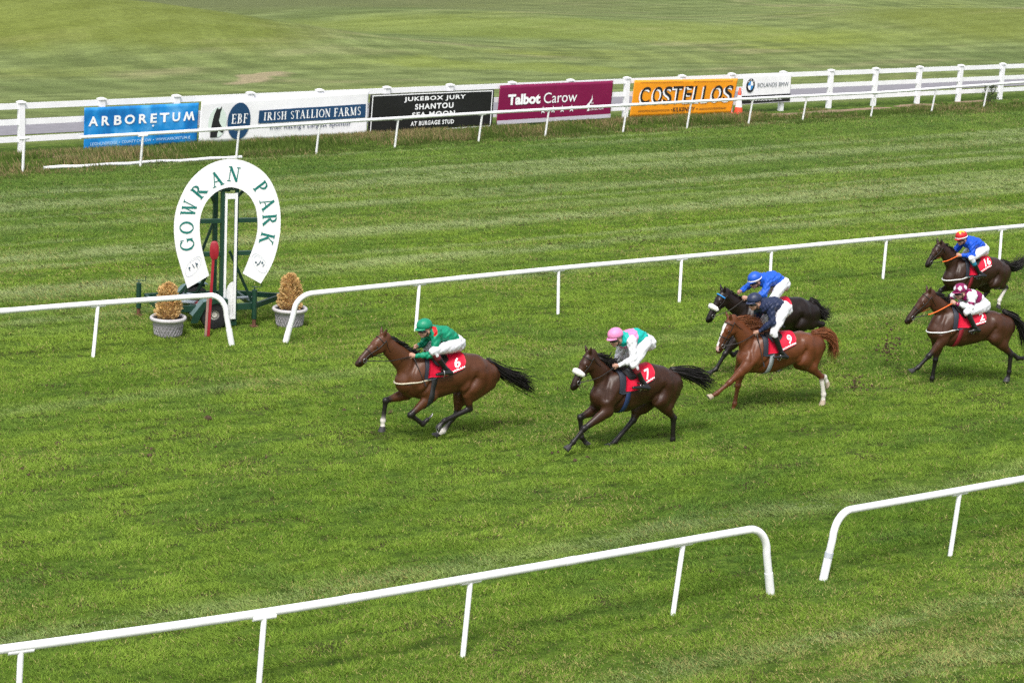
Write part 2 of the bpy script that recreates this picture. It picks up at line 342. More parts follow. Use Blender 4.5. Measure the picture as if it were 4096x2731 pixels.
# ------------------------------------------------------------ running rails
WHITE = mat('white_plastic', (.77, .77, .79), .36, .5, noise=.10, nscale=5, bump=.001, bscale=30)
WPAINT = mat('white_painted_board', (.80, .80, .83), .5, .4, noise=.05, nscale=2.5)
SCUFF = mat('grey_tape', (.42, .45, .5), .6)
def unit_(v): v = np.array(v, float); return v/np.linalg.norm(v)
def rail(label, top, posts, r=.052, start=None, end=None, taped=False, zc=.945):
    """top: xy polyline of the rail; posts: list of (top xy, bottom xy); start/end: xy where a bent end reaches the ground"""
    t = empty('running_rail', (posts[0][1][0], posts[0][1][1], 0)); o0 = np.array((posts[0][1][0], posts[0][1][1], 0))
    tag(t, label, 'rail', 'white running rails of the course')
    P = [(x, y, zc) for x, y in top]
    P = catmull(P, 6) if len(P) > 2 else np.array(P, float)
    def bend(a, b, g):      # quarter bend from the rail end b (inner neighbour a) down to the ground point g
        d = np.array(b)-np.array(a); d[2] = 0; d /= np.linalg.norm(d); g = np.array((g[0], g[1], 0.)); run = np.linalg.norm((g-np.array(b))[:2])
        top_ = np.array(b); out = []
        rr = .36
        for k in range(1, 13):
            th = k/12*math.pi/2
            q = top_+(g-top_)*np.array((1, 1, 0))*.72*math.sin(th); q[2] = zc-rr*(1-math.cos(th)); out.append(q)
        out.append(g*np.array((1, 1, 0))*.5+out[-1]*np.array((1, 1, 0))*.5+np.array((0, 0, .3)))
        out.append(g-np.array((0, 0, .05)))
        return out
    P = list(P)
    if start is not None: e = bend(P[1], P[0], start); P = e[::-1]+P
    if end is not None: e2 = bend(P[-2], P[-1], end); P = P+e2
    mb = MB(); mb.tube(np.array(P)-o0, r, 14); rl = autosmooth(mb.build('rail', WHITE, t), 50)
    sl = MB(); tp = MB()
    for e, pp in ((start, P[:2]), (end, P[-1:-3:-1])):
        if e is None: continue
        a = np.array(pp[0])+np.array((0, 0, .05)); b = np.array(pp[1])
        sl.tube([a-o0, b+(b-a)*.02-o0], r+.006, 14)
        if taped: tp.tube([b+(b-a)*.06-o0, b+(b-a)*.30-o0], r+.008, 14)
    if sl.V: autosmooth(sl.build('ground_socket', WHITE, t), 50)
    if tp.V: autosmooth(tp.build('tape', SCUFF, t), 50)
    for k in range(1, len(posts)):
        a_, b_ = posts[k-1][0], posts[k][0]; q_ = .37+.08*math.sin(k*2.3+a_[0]); j0 = np.array((a_[0]+(b_[0]-a_[0])*q_, a_[1]+(b_[1]-a_[1])*q_, zc)); j0[1] = np.interp(j0[0], [p_[0] for p_ in P if p_[2] > zc-.01], [p_[1] for p_ in P if p_[2] > zc-.01])
        dj = unit_((b_[0]-a_[0], b_[1]-a_[1], 0)); jm = MB(); jm.tube([j0-dj*.075-o0, j0+dj*.075-o0], r+.004, 14); autosmooth(jm.build('joint_sleeve', WHITE, t), 50)
    for (a, b) in posts:
        p = MB(); A = np.array((a[0], a[1], zc-r*.9)); B = np.array((b[0], b[1], -.05))
        p.tube([A-o0, B-o0], .034, 10); po = autosmooth(p.build('post', WHITE, t), 50)
        i = min(range(len(P)), key=lambda k: abs(P[k][0]-a[0])); j = min(max(i, 1), len(P)-2); dr = np.array(P[j+1])-np.array(P[j-1]); dr /= np.linalg.norm(dr)
        s = MB(); cc = np.array((a[0], a[1], zc-r*.75)); s.tube([cc-dr*.14-o0, cc+dr*.14-o0], .034, 8)
        autosmooth(s.build('bracket', WHITE, t), 50)
    return t
rail('nearest white running rail, lower left, ending in a downward bend beside the gap', [(5.2, 20.85), (7.92, 20.565), (10.68, 20.335), (13.47, 20.28), (17.78, 20.26)],
     [((7.9, 20.55), (7.8, 20.42)), ((10.68, 20.3), (10.55, 20.16)), ((13.44, 20.28), (13.3, 20.16)), ((16.68, 20.27), (16.5, 20.16))], end=(18.19, 20.21))
rail('nearest white running rail, lower right corner, with grey tape on its bent end', [(19.62, 20.33), (21.7, 20.33), (24.8, 20.36), (30, 20.4)],
     [((21.7, 20.33), (21.58, 20.28)), ((24.9, 20.36), (24.78, 20.3)), ((28, 20.38), (27.9, 20.3))], start=(19.21, 20.31), taped=True)
rail('white running rail in front of the winning post trailer, bent down left of the gap', [(9.5, 35.6), (13.4, 35.68), (15.2, 35.66), (17.42, 35.55)],
     [((12.0, 35.68), (11.9, 35.5)), ((15.2, 35.66), (15.02, 35.46))], end=(17.76, 35.33))
rail('long white running rail behind the galloping horses, bent down by the right planter', [(19.35, 35.05), (21.82, 35.2), (25.26, 35.37), (28.61, 35.45), (31.18, 35.5), (34.76, 35.62), (39.25, 35.7), (46, 35.8)],
     [((21.78, 35.2), (21.6, 34.98)), ((25.26, 35.37), (25.23, 35.26)), ((28.55, 35.44), (28.4, 35.23)), ((31.14, 35.5), (31.0, 35.3)), ((34.74, 35.62), (34.62, 35.5)), ((38.6, 35.68), (38.45, 35.5)), ((42, 35.75), (41.9, 35.55))], start=(18.82, 35.18))
Ex = [24.78, 28.01, 30.88, 33.85, 37.2, 40.0, 43.45, 46.42, 49.4, 52.12, 55.7, 59.4, 62.8]
Eo = [0, .1, 0, 0, 0, .1, .1, 0, .15, .05, .2, .3, .3]
rail('far white running rail along the rough grass in front of the banners', [(22.85, 54.9)]+[(x, float(railY(x))) for x in range(26, 57, 3)]+[(59.2, 58.95), (62.8, 59.55), (66, 60.05), (70, 60.5), (76, 61)],
     [((x, float(railY(x)) if x < 57 else 58.95+(x-59.2)*.165), (x-.02, (float(railY(x)) if x < 57 else 58.95+(x-59.2)*.165)+.12)) for x in Ex], r=.05)
def lone_post():
    t = empty('rail_post', (21.36, 55.2, 0)); tag(t, 'lone white rail post with a short capped stub, left of the far running rail', 'post')
    p = MB(); p.tube([(0, 0, .9), (-.02, .06, -.05)], .04, 10); autosmooth(p.build('post', WHITE, t), 50)
    p = MB(); p.tube([(-.14, .0, .92), (.14, .0, .94)], .045, 10); autosmooth(p.build('bracket', WHITE, t), 50)
lone_post()
def fallen():
    a = np.array((22.0, 55.42, .05)); b = np.array((28.2, 55.72, .06)); o0 = a*np.array((1, 1, 0)); pts = [a+(b-a)*k/12+np.array((0, .03*math.sin(k*1.3), .012*math.sin(k*2.1))) for k in range(13)]
    mb = MB(); mb.tube(np.array(pts)-o0, .05, 12); o = autosmooth(mb.build('fallen_rail', WHITE), 50); o.location = o0
    tag(o, 'loose white rail length lying in the grass under the far running rail', 'rail')
fallen()

# ------------------------------------------------------------ white board fence
Fx = [20.0, 22.55, 25.11, 27.61, 30.2, 32.74, 35.33, 37.88, 40.48, 43.04, 45.63, 48.24, 50.7, 53.35, 55.91, 58.39, 60.9, 63.34, 65.9, 68.4, 70.9, 73.4]
def fence():
    o0 = np.array((20, float(fenceY(20)), 0)); t = empty('board_fence', o0)
    tag(t, 'white three-board fence carrying the banners, with capped square posts', 'fence')
    P = [np.array((x, float(fenceY(x)), 0)) for x in Fx]
    P0 = P[0]+np.array((-4, -.37, 0))
    for zc, h in ((1.345, .17), (.885, .16), (.39, .16)):
        mb = MB(); Q = [P0]+P+[P[-1]+np.array((4, .3, 0))]; V = []; F = []
        for k, p in enumerate(Q):
            for dy, dz in ((-.02, -h/2), (.02, -h/2), (.02, h/2), (-.02, h/2)): V.append(p-o0+np.array((0, dy, zc+dz)))
        for k in range(len(Q)-1):
            for i in range(4): F.append((k*4+i, k*4+(i+1) % 4, k*4+4+(i+1) % 4, k*4+4+i))
        mb.add(V, F); mb.build('board', WPAINT, t)
    for k, p in enumerate(P):
        q = P[min(k+1, len(P)-1)]-P[max(k-1, 0)]; q /= np.linalg.norm(q)
        M3 = np.stack([q, np.array((-q[1], q[0], 0)), (0, 0, 1)], 1)
        mb = MB(); mb.box(p-o0+np.array((0, 0, .685)), (.17, .15, 1.49), M3, .008); po = mb.build('post', WPAINT, t)
        cp = MB(); V = []
        for (w, z) in ((.115, 1.432), (.115, 1.468), (.03, 1.50)):
            for sx, sy in ((-1, -1), (1, -1), (1, 1), (-1, 1)): V.append(p-o0+M3@np.array((sx*w, sy*w*.9, z)))
        F = [(3, 2, 1, 0), (8, 9, 10, 11)]+[(a*4+i, a*4+(i+1) % 4, a*4+4+(i+1) % 4, a*4+4+i) for a in range(2) for i in range(4)]
        cp.add(V, F); cp.build('cap', WPAINT, po)
fence()

# ------------------------------------------------------------ lettering
_txt = {}
def text_mesh(s, bold=0., shear=0., space=1., sub=0):
    k = (s, bold, shear, space, sub)
    if k in _txt: return _txt[k]
    cu = bpy.data.curves.new('t', 'FONT'); cu.body = s; cu.offset = bold; cu.shear = shear; cu.space_character = space; cu.resolution_u = 4; cu.fill_mode = 'FRONT'
    o = bpy.data.objects.new('t', cu); C.objects.link(o)
    dg = bpy.context.evaluated_depsgraph_get(); me = bpy.data.meshes.new_from_object(o.evaluated_get(dg))
    if sub:
        bm = bmesh.new(); bm.from_mesh(me); bmesh.ops.triangulate(bm, faces=bm.faces)
        for q in range(sub):
            bmesh.ops.subdivide_edges(bm, edges=[e for e in bm.edges if e.calc_length() > .12], cuts=1); bmesh.ops.triangulate(bm, faces=bm.faces)
        bm.to_mesh(me); bm.free()
    V = np.array([v.co[:] for v in me.vertices]); F = [tuple(p.vertices) for p in me.polygons]
    bpy.data.objects.remove(o); bpy.data.curves.remove(cu); bpy.data.meshes.remove(me)
    V = V[:, :2]; V = V-V.min(0); V = V/V.max(0)
    _txt[k] = (V, F); return V, F
def fit(s, u0, u1, v0, v1, **k):
    V, F = text_mesh(s, **k); return np.stack([u0+V[:, 0]*(u1-u0), v0+V[:, 1]*(v1-v0)], 1), F
# strokes of a Roman capital alphabet with thick and thin stems and slab ends; unit height
def serif(ch):
    T, t, S, sh = .165, .065, .07, .055; Q = []
    def seg(x0, y0, x1, y1, w):
        d = np.array((x1-x0, y1-y0)); L = np.linalg.norm(d); nrm = np.array((-d[1], d[0]))/L*w/2; a = np.array((x0, y0)); b = np.array((x1, y1)); Q.append([a+nrm, a-nrm, b-nrm, b+nrm])
    def V(x, w=T, y0=0, y1=1): seg(x, y0, x, y1, w)
    def foot(x, y, h=.15): seg(x-h, y+(sh/2 if y < .5 else -sh/2), x+h, y+(sh/2 if y < .5 else -sh/2), sh)
    def arc(cx, cy, rx, ry, a0, a1, thick=T, thin=t, n=22):
        for i in range(n):
            p = []
            for a in (a0+(a1-a0)*i/n, a0+(a1-a0)*(i+1)/n):
                r = R(a); w = (thin+(thick-thin)*abs(math.cos(r)))/2; k = np.array((math.cos(r), math.sin(r)))
                p.append((np.array((cx+(rx+w*.5)*k[0], cy+(ry)*k[1]+w*.4*k[1]), float), np.array((cx+(rx-w*1.3)*k[0], cy+ry*k[1]-w*1.5*k[1]))))
            Q.append([p[0][0], p[0][1], p[1][1], p[1][0]])
    W = .75
    if ch == 'I': V(.2); foot(.2, 0); foot(.2, 1); W = .4
    if ch == 'O': arc(.42, .5, .38, .48, 0, 360); W = .84
    if ch == 'G': arc(.42, .5, .38, .48, 45, 330); V(.72, T*.9, .06, .42); foot(.7, .42, .14); V(.74, .06, .68, .92); W = .88
    if ch == 'R': V(.2); foot(.2, 0); foot(.2, 1, .13); arc(.3, .76, .28, .235, -90, 90); seg(.12, .97, .34, .97, t); seg(.12, .53, .34, .53, t); seg(.36, .5, .72, .03, T); foot(.72, 0, .12); W = .85
    if ch == 'P': V(.2); foot(.2, 0); foot(.2, 1, .13); arc(.3, .73, .28, .26, -90, 90); seg(.12, .97, .34, .97, t); seg(.12, .47, .34, .47, t); W = .66
    if ch == 'B': V(.2); arc(.3, .76, .24, .235, -90, 90); arc(.32, .27, .27, .26, -90, 90); seg(.04, .97, .34, .97, t); seg(.12, .53, .34, .53, t); seg(.04, .03, .34, .03, t); W = .7
    if ch == 'W':
        seg(.1, 1, .32, 0, T*.9); seg(.32, 0, .52, .95, t); seg(.46, 1, .7, 0, T*.9); seg(.7, 0, .92, 1, t); foot(.1, 1, .12); foot(.48, 1, .1); foot(.92, 1, .11); W = 1.04
    if ch == 'A': seg(.12, 0, .4, 1, t); seg(.37, 1, .7, 0, T); seg(.22, .34, .6, .34, t); foot(.12, 0, .12); foot(.7, 0, .14); W = .85
    if ch == 'N': V(.16, t); seg(.13, 1, .7, .02, T); V(.7, t); foot(.16, 0, .13); foot(.1, 1, .1); foot(.7, 1, .13); W = .85
    if ch == 'K': V(.2); foot(.2, 0); foot(.2, 1); seg(.24, .42, .64, 1, t); seg(.34, .55, .7, 0, T); foot(.7, 0, .13); foot(.64, 1, .12); W = .84
    if ch == 'E': V(.2); seg(.06, .97, .58, .97, t); seg(.06, .03, .6, .03, t); seg(.2, .52, .48, .52, t); V(.57, .05, .8, 1); V(.6, .05, 0, .2); V(.48, .05, .42, .62); W = .66
    if ch == 'F': V(.2); foot(.2, 0); seg(.06, .97, .58, .97, t); seg(.2, .52, .48, .52, t); V(.57, .05, .78, 1); V(.48, .05, .42, .62); W = .62
    if ch == 'H': V(.18); V(.66); foot(.18, 0); foot(.18, 1); foot(.66, 0); foot(.66, 1); seg(.18, .52, .66, .52, t); W = .85
    if ch == 'L': V(.2); foot(.2, 1); seg(.06, .03, .58, .03, t); V(.57, .05, 0, .24); W = .62
    if ch == 'T': V(.36); foot(.36, 0); seg(.04, .97, .68, .97, t); V(.05, .05, .78, 1); V(.67, .05, .78, 1); W = .72
    if ch == 'M': V(.14, t); seg(.14, 1, .48, .05, T); seg(.46, .05, .8, 1, t); V(.82, T); foot(.12, 0, .11); foot(.82, 0, .14); foot(.1, 1, .08); foot(.85, 1, .1); W = 1.0
    if ch == 'S':
        arc(.32, .75, .2, .22, 30, 270, .1, .09); arc(.32, .26, .22, .24, -150, 90, .12, .1); W = .6
    if ch == ' ': W = .35
    return Q, W
def serif_line(s, u0, u1, v0, v1, gap=.08):
    x = 0; items = []
    for ch in s:
        Q, W = serif(ch); items.append((x, Q)); x += W+gap
    k = (u1-u0)/(x-gap); V = []; F = []; D = []
    lay = 0
    for x0, Q in items:
        for q in Q:
            b = len(V); lay = (lay+1) % 9
            for p in q: V.append((u0+(x0+p[0])*k, v0+p[1]*(v1-v0))); D.append(lay*.0009)
            F.append((b, b+1, b+2, b+3))
    return np.array(V), F, np.array(D)

# ------------------------------------------------------------ banners on the fence
class Banner:
    def __init__(s, label, corners, m, wave=.016, sag=.0, crease=(), seed=0, n=(96, 12)):
        s.c = [np.array(q, float) for q in corners]; s.wave = wave; s.sag = sag; s.crease = crease; s.seed = seed
        s.o0 = s.c[3].copy(); s.o0[2] = 0
        s.t = empty('banner', s.o0); tag(s.t, label, 'banner', 'advertising banners along the white fence')
        d = s.c[1]-s.c[0]; d[2] = 0; d /= np.linalg.norm(d); s.n = np.array((d[1], -d[0], 0.))
        nu, nv = n; U, Vv = np.meshgrid(np.linspace(0, 1, nu+1), np.linspace(0, 1, nv+1), indexing='ij')
        P = s.at(U.ravel(), Vv.ravel(), 0); i = np.arange((nu+1)*(nv+1)).reshape(nu+1, nv+1)
        F = np.stack([i[:-1, :-1], i[1:, :-1], i[1:, 1:], i[:-1, 1:]], -1).reshape(-1, 4)
        B = len(P); P2 = s.at(U.ravel(), Vv.ravel(), -.006)
        edge = list(i[:, 0])+list(i[-1, 1:])+list(i[-2::-1, -1])+list(i[0, -2:0:-1])
        sd_ = np.array([(edge[k], edge[(k+1) % len(edge)], edge[(k+1) % len(edge)]+B, edge[k]+B) for k in range(len(edge))])[:, ::-1]
        mesh_obj('sheet', np.concatenate([P, P2]), np.concatenate([F, F[:, ::-1]+B, sd_]), m, s.t, True)
    def at(s, u, v, off):
        u = np.asarray(u, float); v = np.asarray(v, float)
        tl, tr, br, bl = s.c; P = (np.outer((1-u)*v, tl)+np.outer(u*v, tr)+np.outer(u*(1-v), br)+np.outer((1-u)*(1-v), bl))
        w = s.wave*(np.sin(u*17+s.seed*3+v*2)*.5+np.sin(u*41+s.seed+v*4)*.25+.4*np.sin(v*5+s.seed+u*6))
        for cu, cd in s.crease: w = w+cd*np.exp(-np.abs(u-cu)/.03)
        P[:, 2] -= s.sag*np.sin(u*math.pi*2)**2*v
        return P+s.n*((.035+w+off)[:, None] if not np.isscalar(w+off) else .035+w+off)-s.o0
    def put(s, name, uv, F, m, off=.006, parent=None):
        off = off+.016; uv = np.asarray(uv, float); return mesh_obj(name, s.at(uv[:, 0], uv[:, 1], off), F, m, parent or s.t)
    def rect(s, name, u0, u1, v0, v1, m, off=.004, n=60):
        U = np.linspace(u0, u1, n+1); V = np.concatenate([np.stack([U, U*0+v0], 1), np.stack([U, U*0+v1], 1)])
        return s.put(name, V, [(k, k+1, n+2+k, n+1+k) for k in range(n)], m, off)
    def disc(s, name, cu, cv, ru, rv, m, off=.005, ri=0., a0=0, a1=360, n=40):
        V = []; 
        for k in range(n+1):
            a = R(a0+(a1-a0)*k/n); V += [(cu+ru*math.cos(a), cv+rv*math.sin(a)), (cu+ru*ri*math.cos(a), cv+rv*ri*math.sin(a))]
        return s.put(name, V, [(2*k, 2*k+2, 2*k+3, 2*k+1) for k in range(n)] if ri > 0 else [(2*k, 2*k+2, 2*k+1) for k in range(n)], m, off)
WINK = mat('white_print', (.85, .86, .88), .6)
def vinyl(name, c, **k): return mat(name, c, .42, .4, noise=.04, nscale=1.5, bump=.01, bscale=2.2, **k)
def blue_vinyl():
    M = vinyl('blue_banner_vinyl', (.01, .17, .55)); nt = M.node_tree; b = nt.nodes['Principled BSDF']
    tc = nt.nodes.new('ShaderNodeTexCoord'); n = nt.nodes.new('ShaderNodeTexNoise'); n.inputs['Scale'].default_value = 1.6; n.inputs['Detail'].default_value = 3
    r = nt.nodes.new('ShaderNodeValToRGB'); e = r.color_ramp.elements; e[0].position = .36; e[0].color = (.005, .13, .40, 1); e[1].position = .72; e[1].color = (.10, .38, .74, 1)
    q = e.new(.52); q.color = (.010, .23, .60, 1)
    nt.links.new(tc.outputs['Object'], n.inputs['Vector']); nt.links.new(n.outputs[0], r.inputs[0]); nt.links.new(r.outputs[0], b.inputs['Base Color']); return M
b = Banner('bright blue banner with wide white capitals, leftmost on the fence', [(24.5, 58.57, 1.233), (28.32, 58.9, 1.235), (28.25, 58.89, 0.03), (24.47, 58.57, -0.038)], blue_vinyl(), crease=((.655, -.02),), seed=1)
for ch, u0, u1 in zip('ARBORETUM', (.035, .145, .25, .345, .468, .567, .652, .765, .862), (.115, .213, .318, .432, .538, .625, .735, .833, .965)):
    uv, F = fit(ch, u0, u1, .565, .79, bold=.03)
    if ch == 'M': uv = np.array([(u0+x*(u1-u0), .565+y*.225) for x, y in ((0, 0), (.2, 1), (.34, 1), (.5, .42), (.66, 1), (.8, 1), (1, 0), (.83, 0), (.71, .60), (.56, .08), (.44, .08), (.29, .60), (.17, 0))]); F = [tuple(range(13))[::-1]]
    b.put('lettering', uv, F, WINK)
PALE = mat('pale_blue_print', (.4, .6, .8), .6)
uv, F = fit('LEIGHLINBRIDGE', .055, .285, .115, .185, bold=.01); b.put('lettering', uv, F, PALE)
uv, F = fit('COUNTY CARLOW', .325, .585, .115, .185, bold=.01); b.put('lettering', uv, F, PALE)
uv, F = fit('WWW.ARBORETUM.IE', .625, .935, .115, .185, bold=.01); b.put('lettering', uv, F, PALE)
for u in (.305, .605): b.disc('lettering', u, .15, .005, .014, PALE)
b.rect('lettering', .585, .602, .475, .515, WINK)
BLK = mat('black_print', (.012, .012, .014), .5); NAVY = mat('navy_print', (.008, .05, .13), .5); DKI = mat('dark_blue_ink', (.03, .05, .12), .6)
b = Banner('wide white banner with black horse head, navy disc and navy strip of capitals', [(28.4, 58.9, 1.27), (34.54, 59.42, 1.40), (34.52, 59.42, -0.03), (28.32, 58.9, 0.016)], vinyl('white_banner_vinyl', (.8, .8, .83)), crease=((.195, -.005), (.605, -.006)), seed=2, n=(120, 12))
b.disc('emblem', .098, .475, .052, .36, mat('pale_green_print', (.62, .72, .66), .6))
hh = [(.06, .12), (.062, .3), (.068, .5), (.076, .68), (.088, .80), (.094, .84), (.097, .79), (.108, .80), (.117, .86), (.118, .80), (.112, .72), (.109, .60), (.104, .52), (.112, .44), (.124, .36), (.134, .30), (.135, .24), (.128, .21), (.118, .24), (.106, .27), (.1, .2), (.1, .12), (.08, .115)]
b.put('emblem', hh, [tuple(range(len(hh)))], BLK, .009)
b.disc('emblem', .222, .475, .066, .44, NAVY)
V_, F_, D_ = serif_line('EBF', .176, .270, .42, .65); b.put('lettering', V_, F_, WINK, .022+D_)
b.rect('strip', .335, .985, .395, .70, NAVY)
V_, F_, D_ = serif_line('IRISH STALLION FARMS', .362, .955, .455, .645); b.put('lettering', V_, F_, WINK, .008+D_)
uv, F = fit("Irish Racing's Largest Sponsor", .405, .895, .20, .345, shear=.0); b.put('lettering', uv, F, DKI)
b = Banner('black banner with white double border and four lines of white capitals', [(34.6, 59.42, 1.264), (39.63, 59.83, 1.265), (39.61, 59.83, 0.0), (34.55, 59.42, -0.03)], vinyl('black_banner_vinyl', (.012, .012, .013)), crease=((.51, -.02),), seed=3)
for k, (u0, u1, v0, v1) in enumerate(((.015, .985, .955, .98), (.015, .985, .02, .045), (.015, .022, .045, .955), (.978, .985, .045, .955))): b.rect('border', u0, u1, v0, v1, WINK)
for s_, u0, u1, v0, v1 in (('JUKEBOX JURY', .265, .765, .76, .90), ('SHANTOU', .355, .665, .565, .71), ('SEA MOON', .335, .68, .36, .50), ('AT BURGAGE STUD', .33, .675, .155, .27)):
    uv, F = fit(s_, u0, u1, v0, v1, bold=.03, space=1.18); b.put('lettering', uv, F, WINK)
b = Banner('maroon banner with white hotel lettering, stars and grey bottom strip', [(39.85, 59.84, 1.39), (44.88, 60.23, 1.40), (44.84, 60.23, 0.099), (39.8, 59.84, 0.063)], vinyl('maroon_banner_vinyl', (.19, .004, .055)), crease=((.5, -.02),), seed=4)
b.rect('strip', 0, 1, 0, .105, mat('grey_print', (.5, .48, .55), .6))
uv, F = fit('Talbot', .075, .355, .485, .76, bold=.045); b.put('lettering', uv, F, WINK)
uv, F = fit('Carow', .385, .68, .485, .76); b.put('lettering', uv, F, WINK)
for cu in (.385, .475, .555, .64):
    V_ = [(cu+(.025 if k % 2 == 0 else .0105)*math.sin(k*math.pi/5), .31+(.105 if k % 2 == 0 else .044)*math.cos(k*math.pi/5)) for k in range(10)]
    b.put('star', V_+[(cu, .31)], [(k, (k+1) % 10, 10) for k in range(10)], WINK)
V_ = [(.815, .66), (.812, .56), (.795, .46), (.772, .38), (.768, .35), (.79, .36), (.785, .27), (.778, .22), (.80, .22), (.796, .27), (.798, .40), (.82, .50)]
b.put('emblem', V_, [tuple(range(len(V_)))[::-1]], WINK)
uv, F = fit('THE', .802, .832, .395, .445); b.put('lettering', uv, F, WINK)
uv, F = fit('COLLECTION', .80, .925, .235, .305); b.put('lettering', uv, F, WINK)
b = Banner('orange banner with tall black capitals, beside the traffic cone', [(45.88, 60.31, 1.379), (50.9, 60.68, 1.30), (50.67, 60.66, 0.029), (45.75, 60.3, 0.08)], vinyl('orange_banner_vinyl', (.80, .30, .012)), wave=.024, crease=((.53, -.02),), seed=5)
for ch, u0, u1 in zip('COSTELLOS', (.07, .185, .29, .38, .495, .585, .675, .765, .885), (.16, .28, .375, .475, .57, .655, .745, .872, .97)):
    uv, F = fit(ch, u0-.012, u1-.012, .315, .78, bold=.012); b.put('lettering', uv, F, WINK, .004)
    uv, F = fit(ch, u0, u1, .35, .815, bold=.012); b.put('lettering', uv, F, BLK, .009)
uv, F = fit('KILKENNY', .405, .62, .105, .225, bold=.015); b.put('lettering', uv, F, BLK)
for u in (.39, .64): b.disc('lettering', u, .165, .006, .015, BLK)
for u0, u1 in ((.07, .37), (.66, .94)):
    for v in (.135, .165): b.rect('line', u0, u1, v, v+.01, BLK)
b.rect('line', .06, .46, .93, .94, BLK); b.rect('line', .56, .95, .93, .94, BLK)
b = Banner('small white board with round blue and black badge, right of the traffic cone', [(51.2, 60.7, 1.43), (53.66, 60.87, 1.42), (53.67, 60.87, 0.35), (51.13, 60.69, 0.33)], MATS['white_banner_vinyl'], wave=.01, seed=6)
b.rect('strip', 0, 1, .02, .285, NAVY if False else BLK)
b.rect('strip', 0, 1, 0, .015, MATS['grey_print'])
cu, cv, ru, rv = .155, .625, .088, .235
b.disc('emblem', cu, cv, ru, rv, BLK, .005)
WB = mat('badge_blue', (.03, .25, .62), .5)
for k, mm in enumerate((WINK, WB, WINK, WB)): b.disc('emblem', cu, cv, ru*.64, rv*.64, mm, .009, a0=90*k, a1=90*k+90, n=12)
for ch, du, dv in (('B', -.045, .135), ('M', 0, .185), ('W', .045, .135)):
    uv, F = fit(ch, cu+du-.012, cu+du+.012, cv+dv-.025, cv+dv+.03, bold=.02); b.put('emblem', uv, F, WINK, .009)
uv, F = fit('BOLANDS BMW', .30, .945, .555, .70, bold=-.005); b.put('lettering', uv, F, mat('slate_print', (.05, .08, .1), .6))
uv, F = fit('www.bolandsbmw.ie', .22, .82, .09, .215); b.put('lettering', uv, F, WINK)

def cone():
    t = empty('traffic_cone', (50.92, 60.5, 0)); tag(t, 'orange and white traffic cone between the orange banner and the small white board', 'traffic cone')
    OR = mat('cone_orange', (.68, .075, .03), .5); WH = mat('cone_white', (.82, .82, .84), .45)
    rr = lambda z: .17-.135*(z/.95)
    mb = MB(); mb.box((0, 0, .02), (.44, .44, .04), None, .01); mb.build('base', OR, t)
    for k, (z0, z1, mm) in enumerate(((.04, .27, OR), (.27, .57, WH), (.57, .62, OR), (.62, .7, WH), (.7, .97, OR))):
        mb = MB(); mb.lathe([(rr(z0), z0), (rr(z1), z1)]+([(0.001, z1)] if k == 4 else []), n=20); mb.build('band', mm, t, True)
cone()
def weeds():
    t = empty('weed_bush', (64.6, 61.1, 0)); tag(t, 'small dark green weed bush by the far running rail, at the right edge', 'bush')
    n = 420; V = []; F = []
    for k in range(n):
        a = random.random()*6.28; h = random.random()**.7*.75; r = random.random()**.5*.42*(1-.6*h/.8)
        p = np.array((r*math.cos(a), r*math.sin(a), h)); d = rng.normal(0, 1, 3); d /= np.linalg.norm(d); e = np.cross(d, rng.normal(0, 1, 3)); e /= np.linalg.norm(e); L = .05+.05*random.random()
        b_ = len(V); V += [p, p+d*L*.5+e*L*.25, p+d*L, p+d*L*.5-e*L*.25]; F.append((b_, b_+1, b_+2, b_+3))
    mesh_obj('foliage', V, F, mat('weed_leaf', (.035, .055, .02), .7, noise=.4, nscale=9, trans=.25), t)
    mb = MB()
    for k in range(5): a = k*1.26; mb.tube([(.03*math.cos(a), .03*math.sin(a), 0), (.15*math.cos(a), .15*math.sin(a), .3), (.22*math.cos(a), .2*math.sin(a), .62)], [.012, .008, .004], 5)
    mb.build('stem', mat('weed_stem', (.05, .05, .025), .8), t)
weeds()

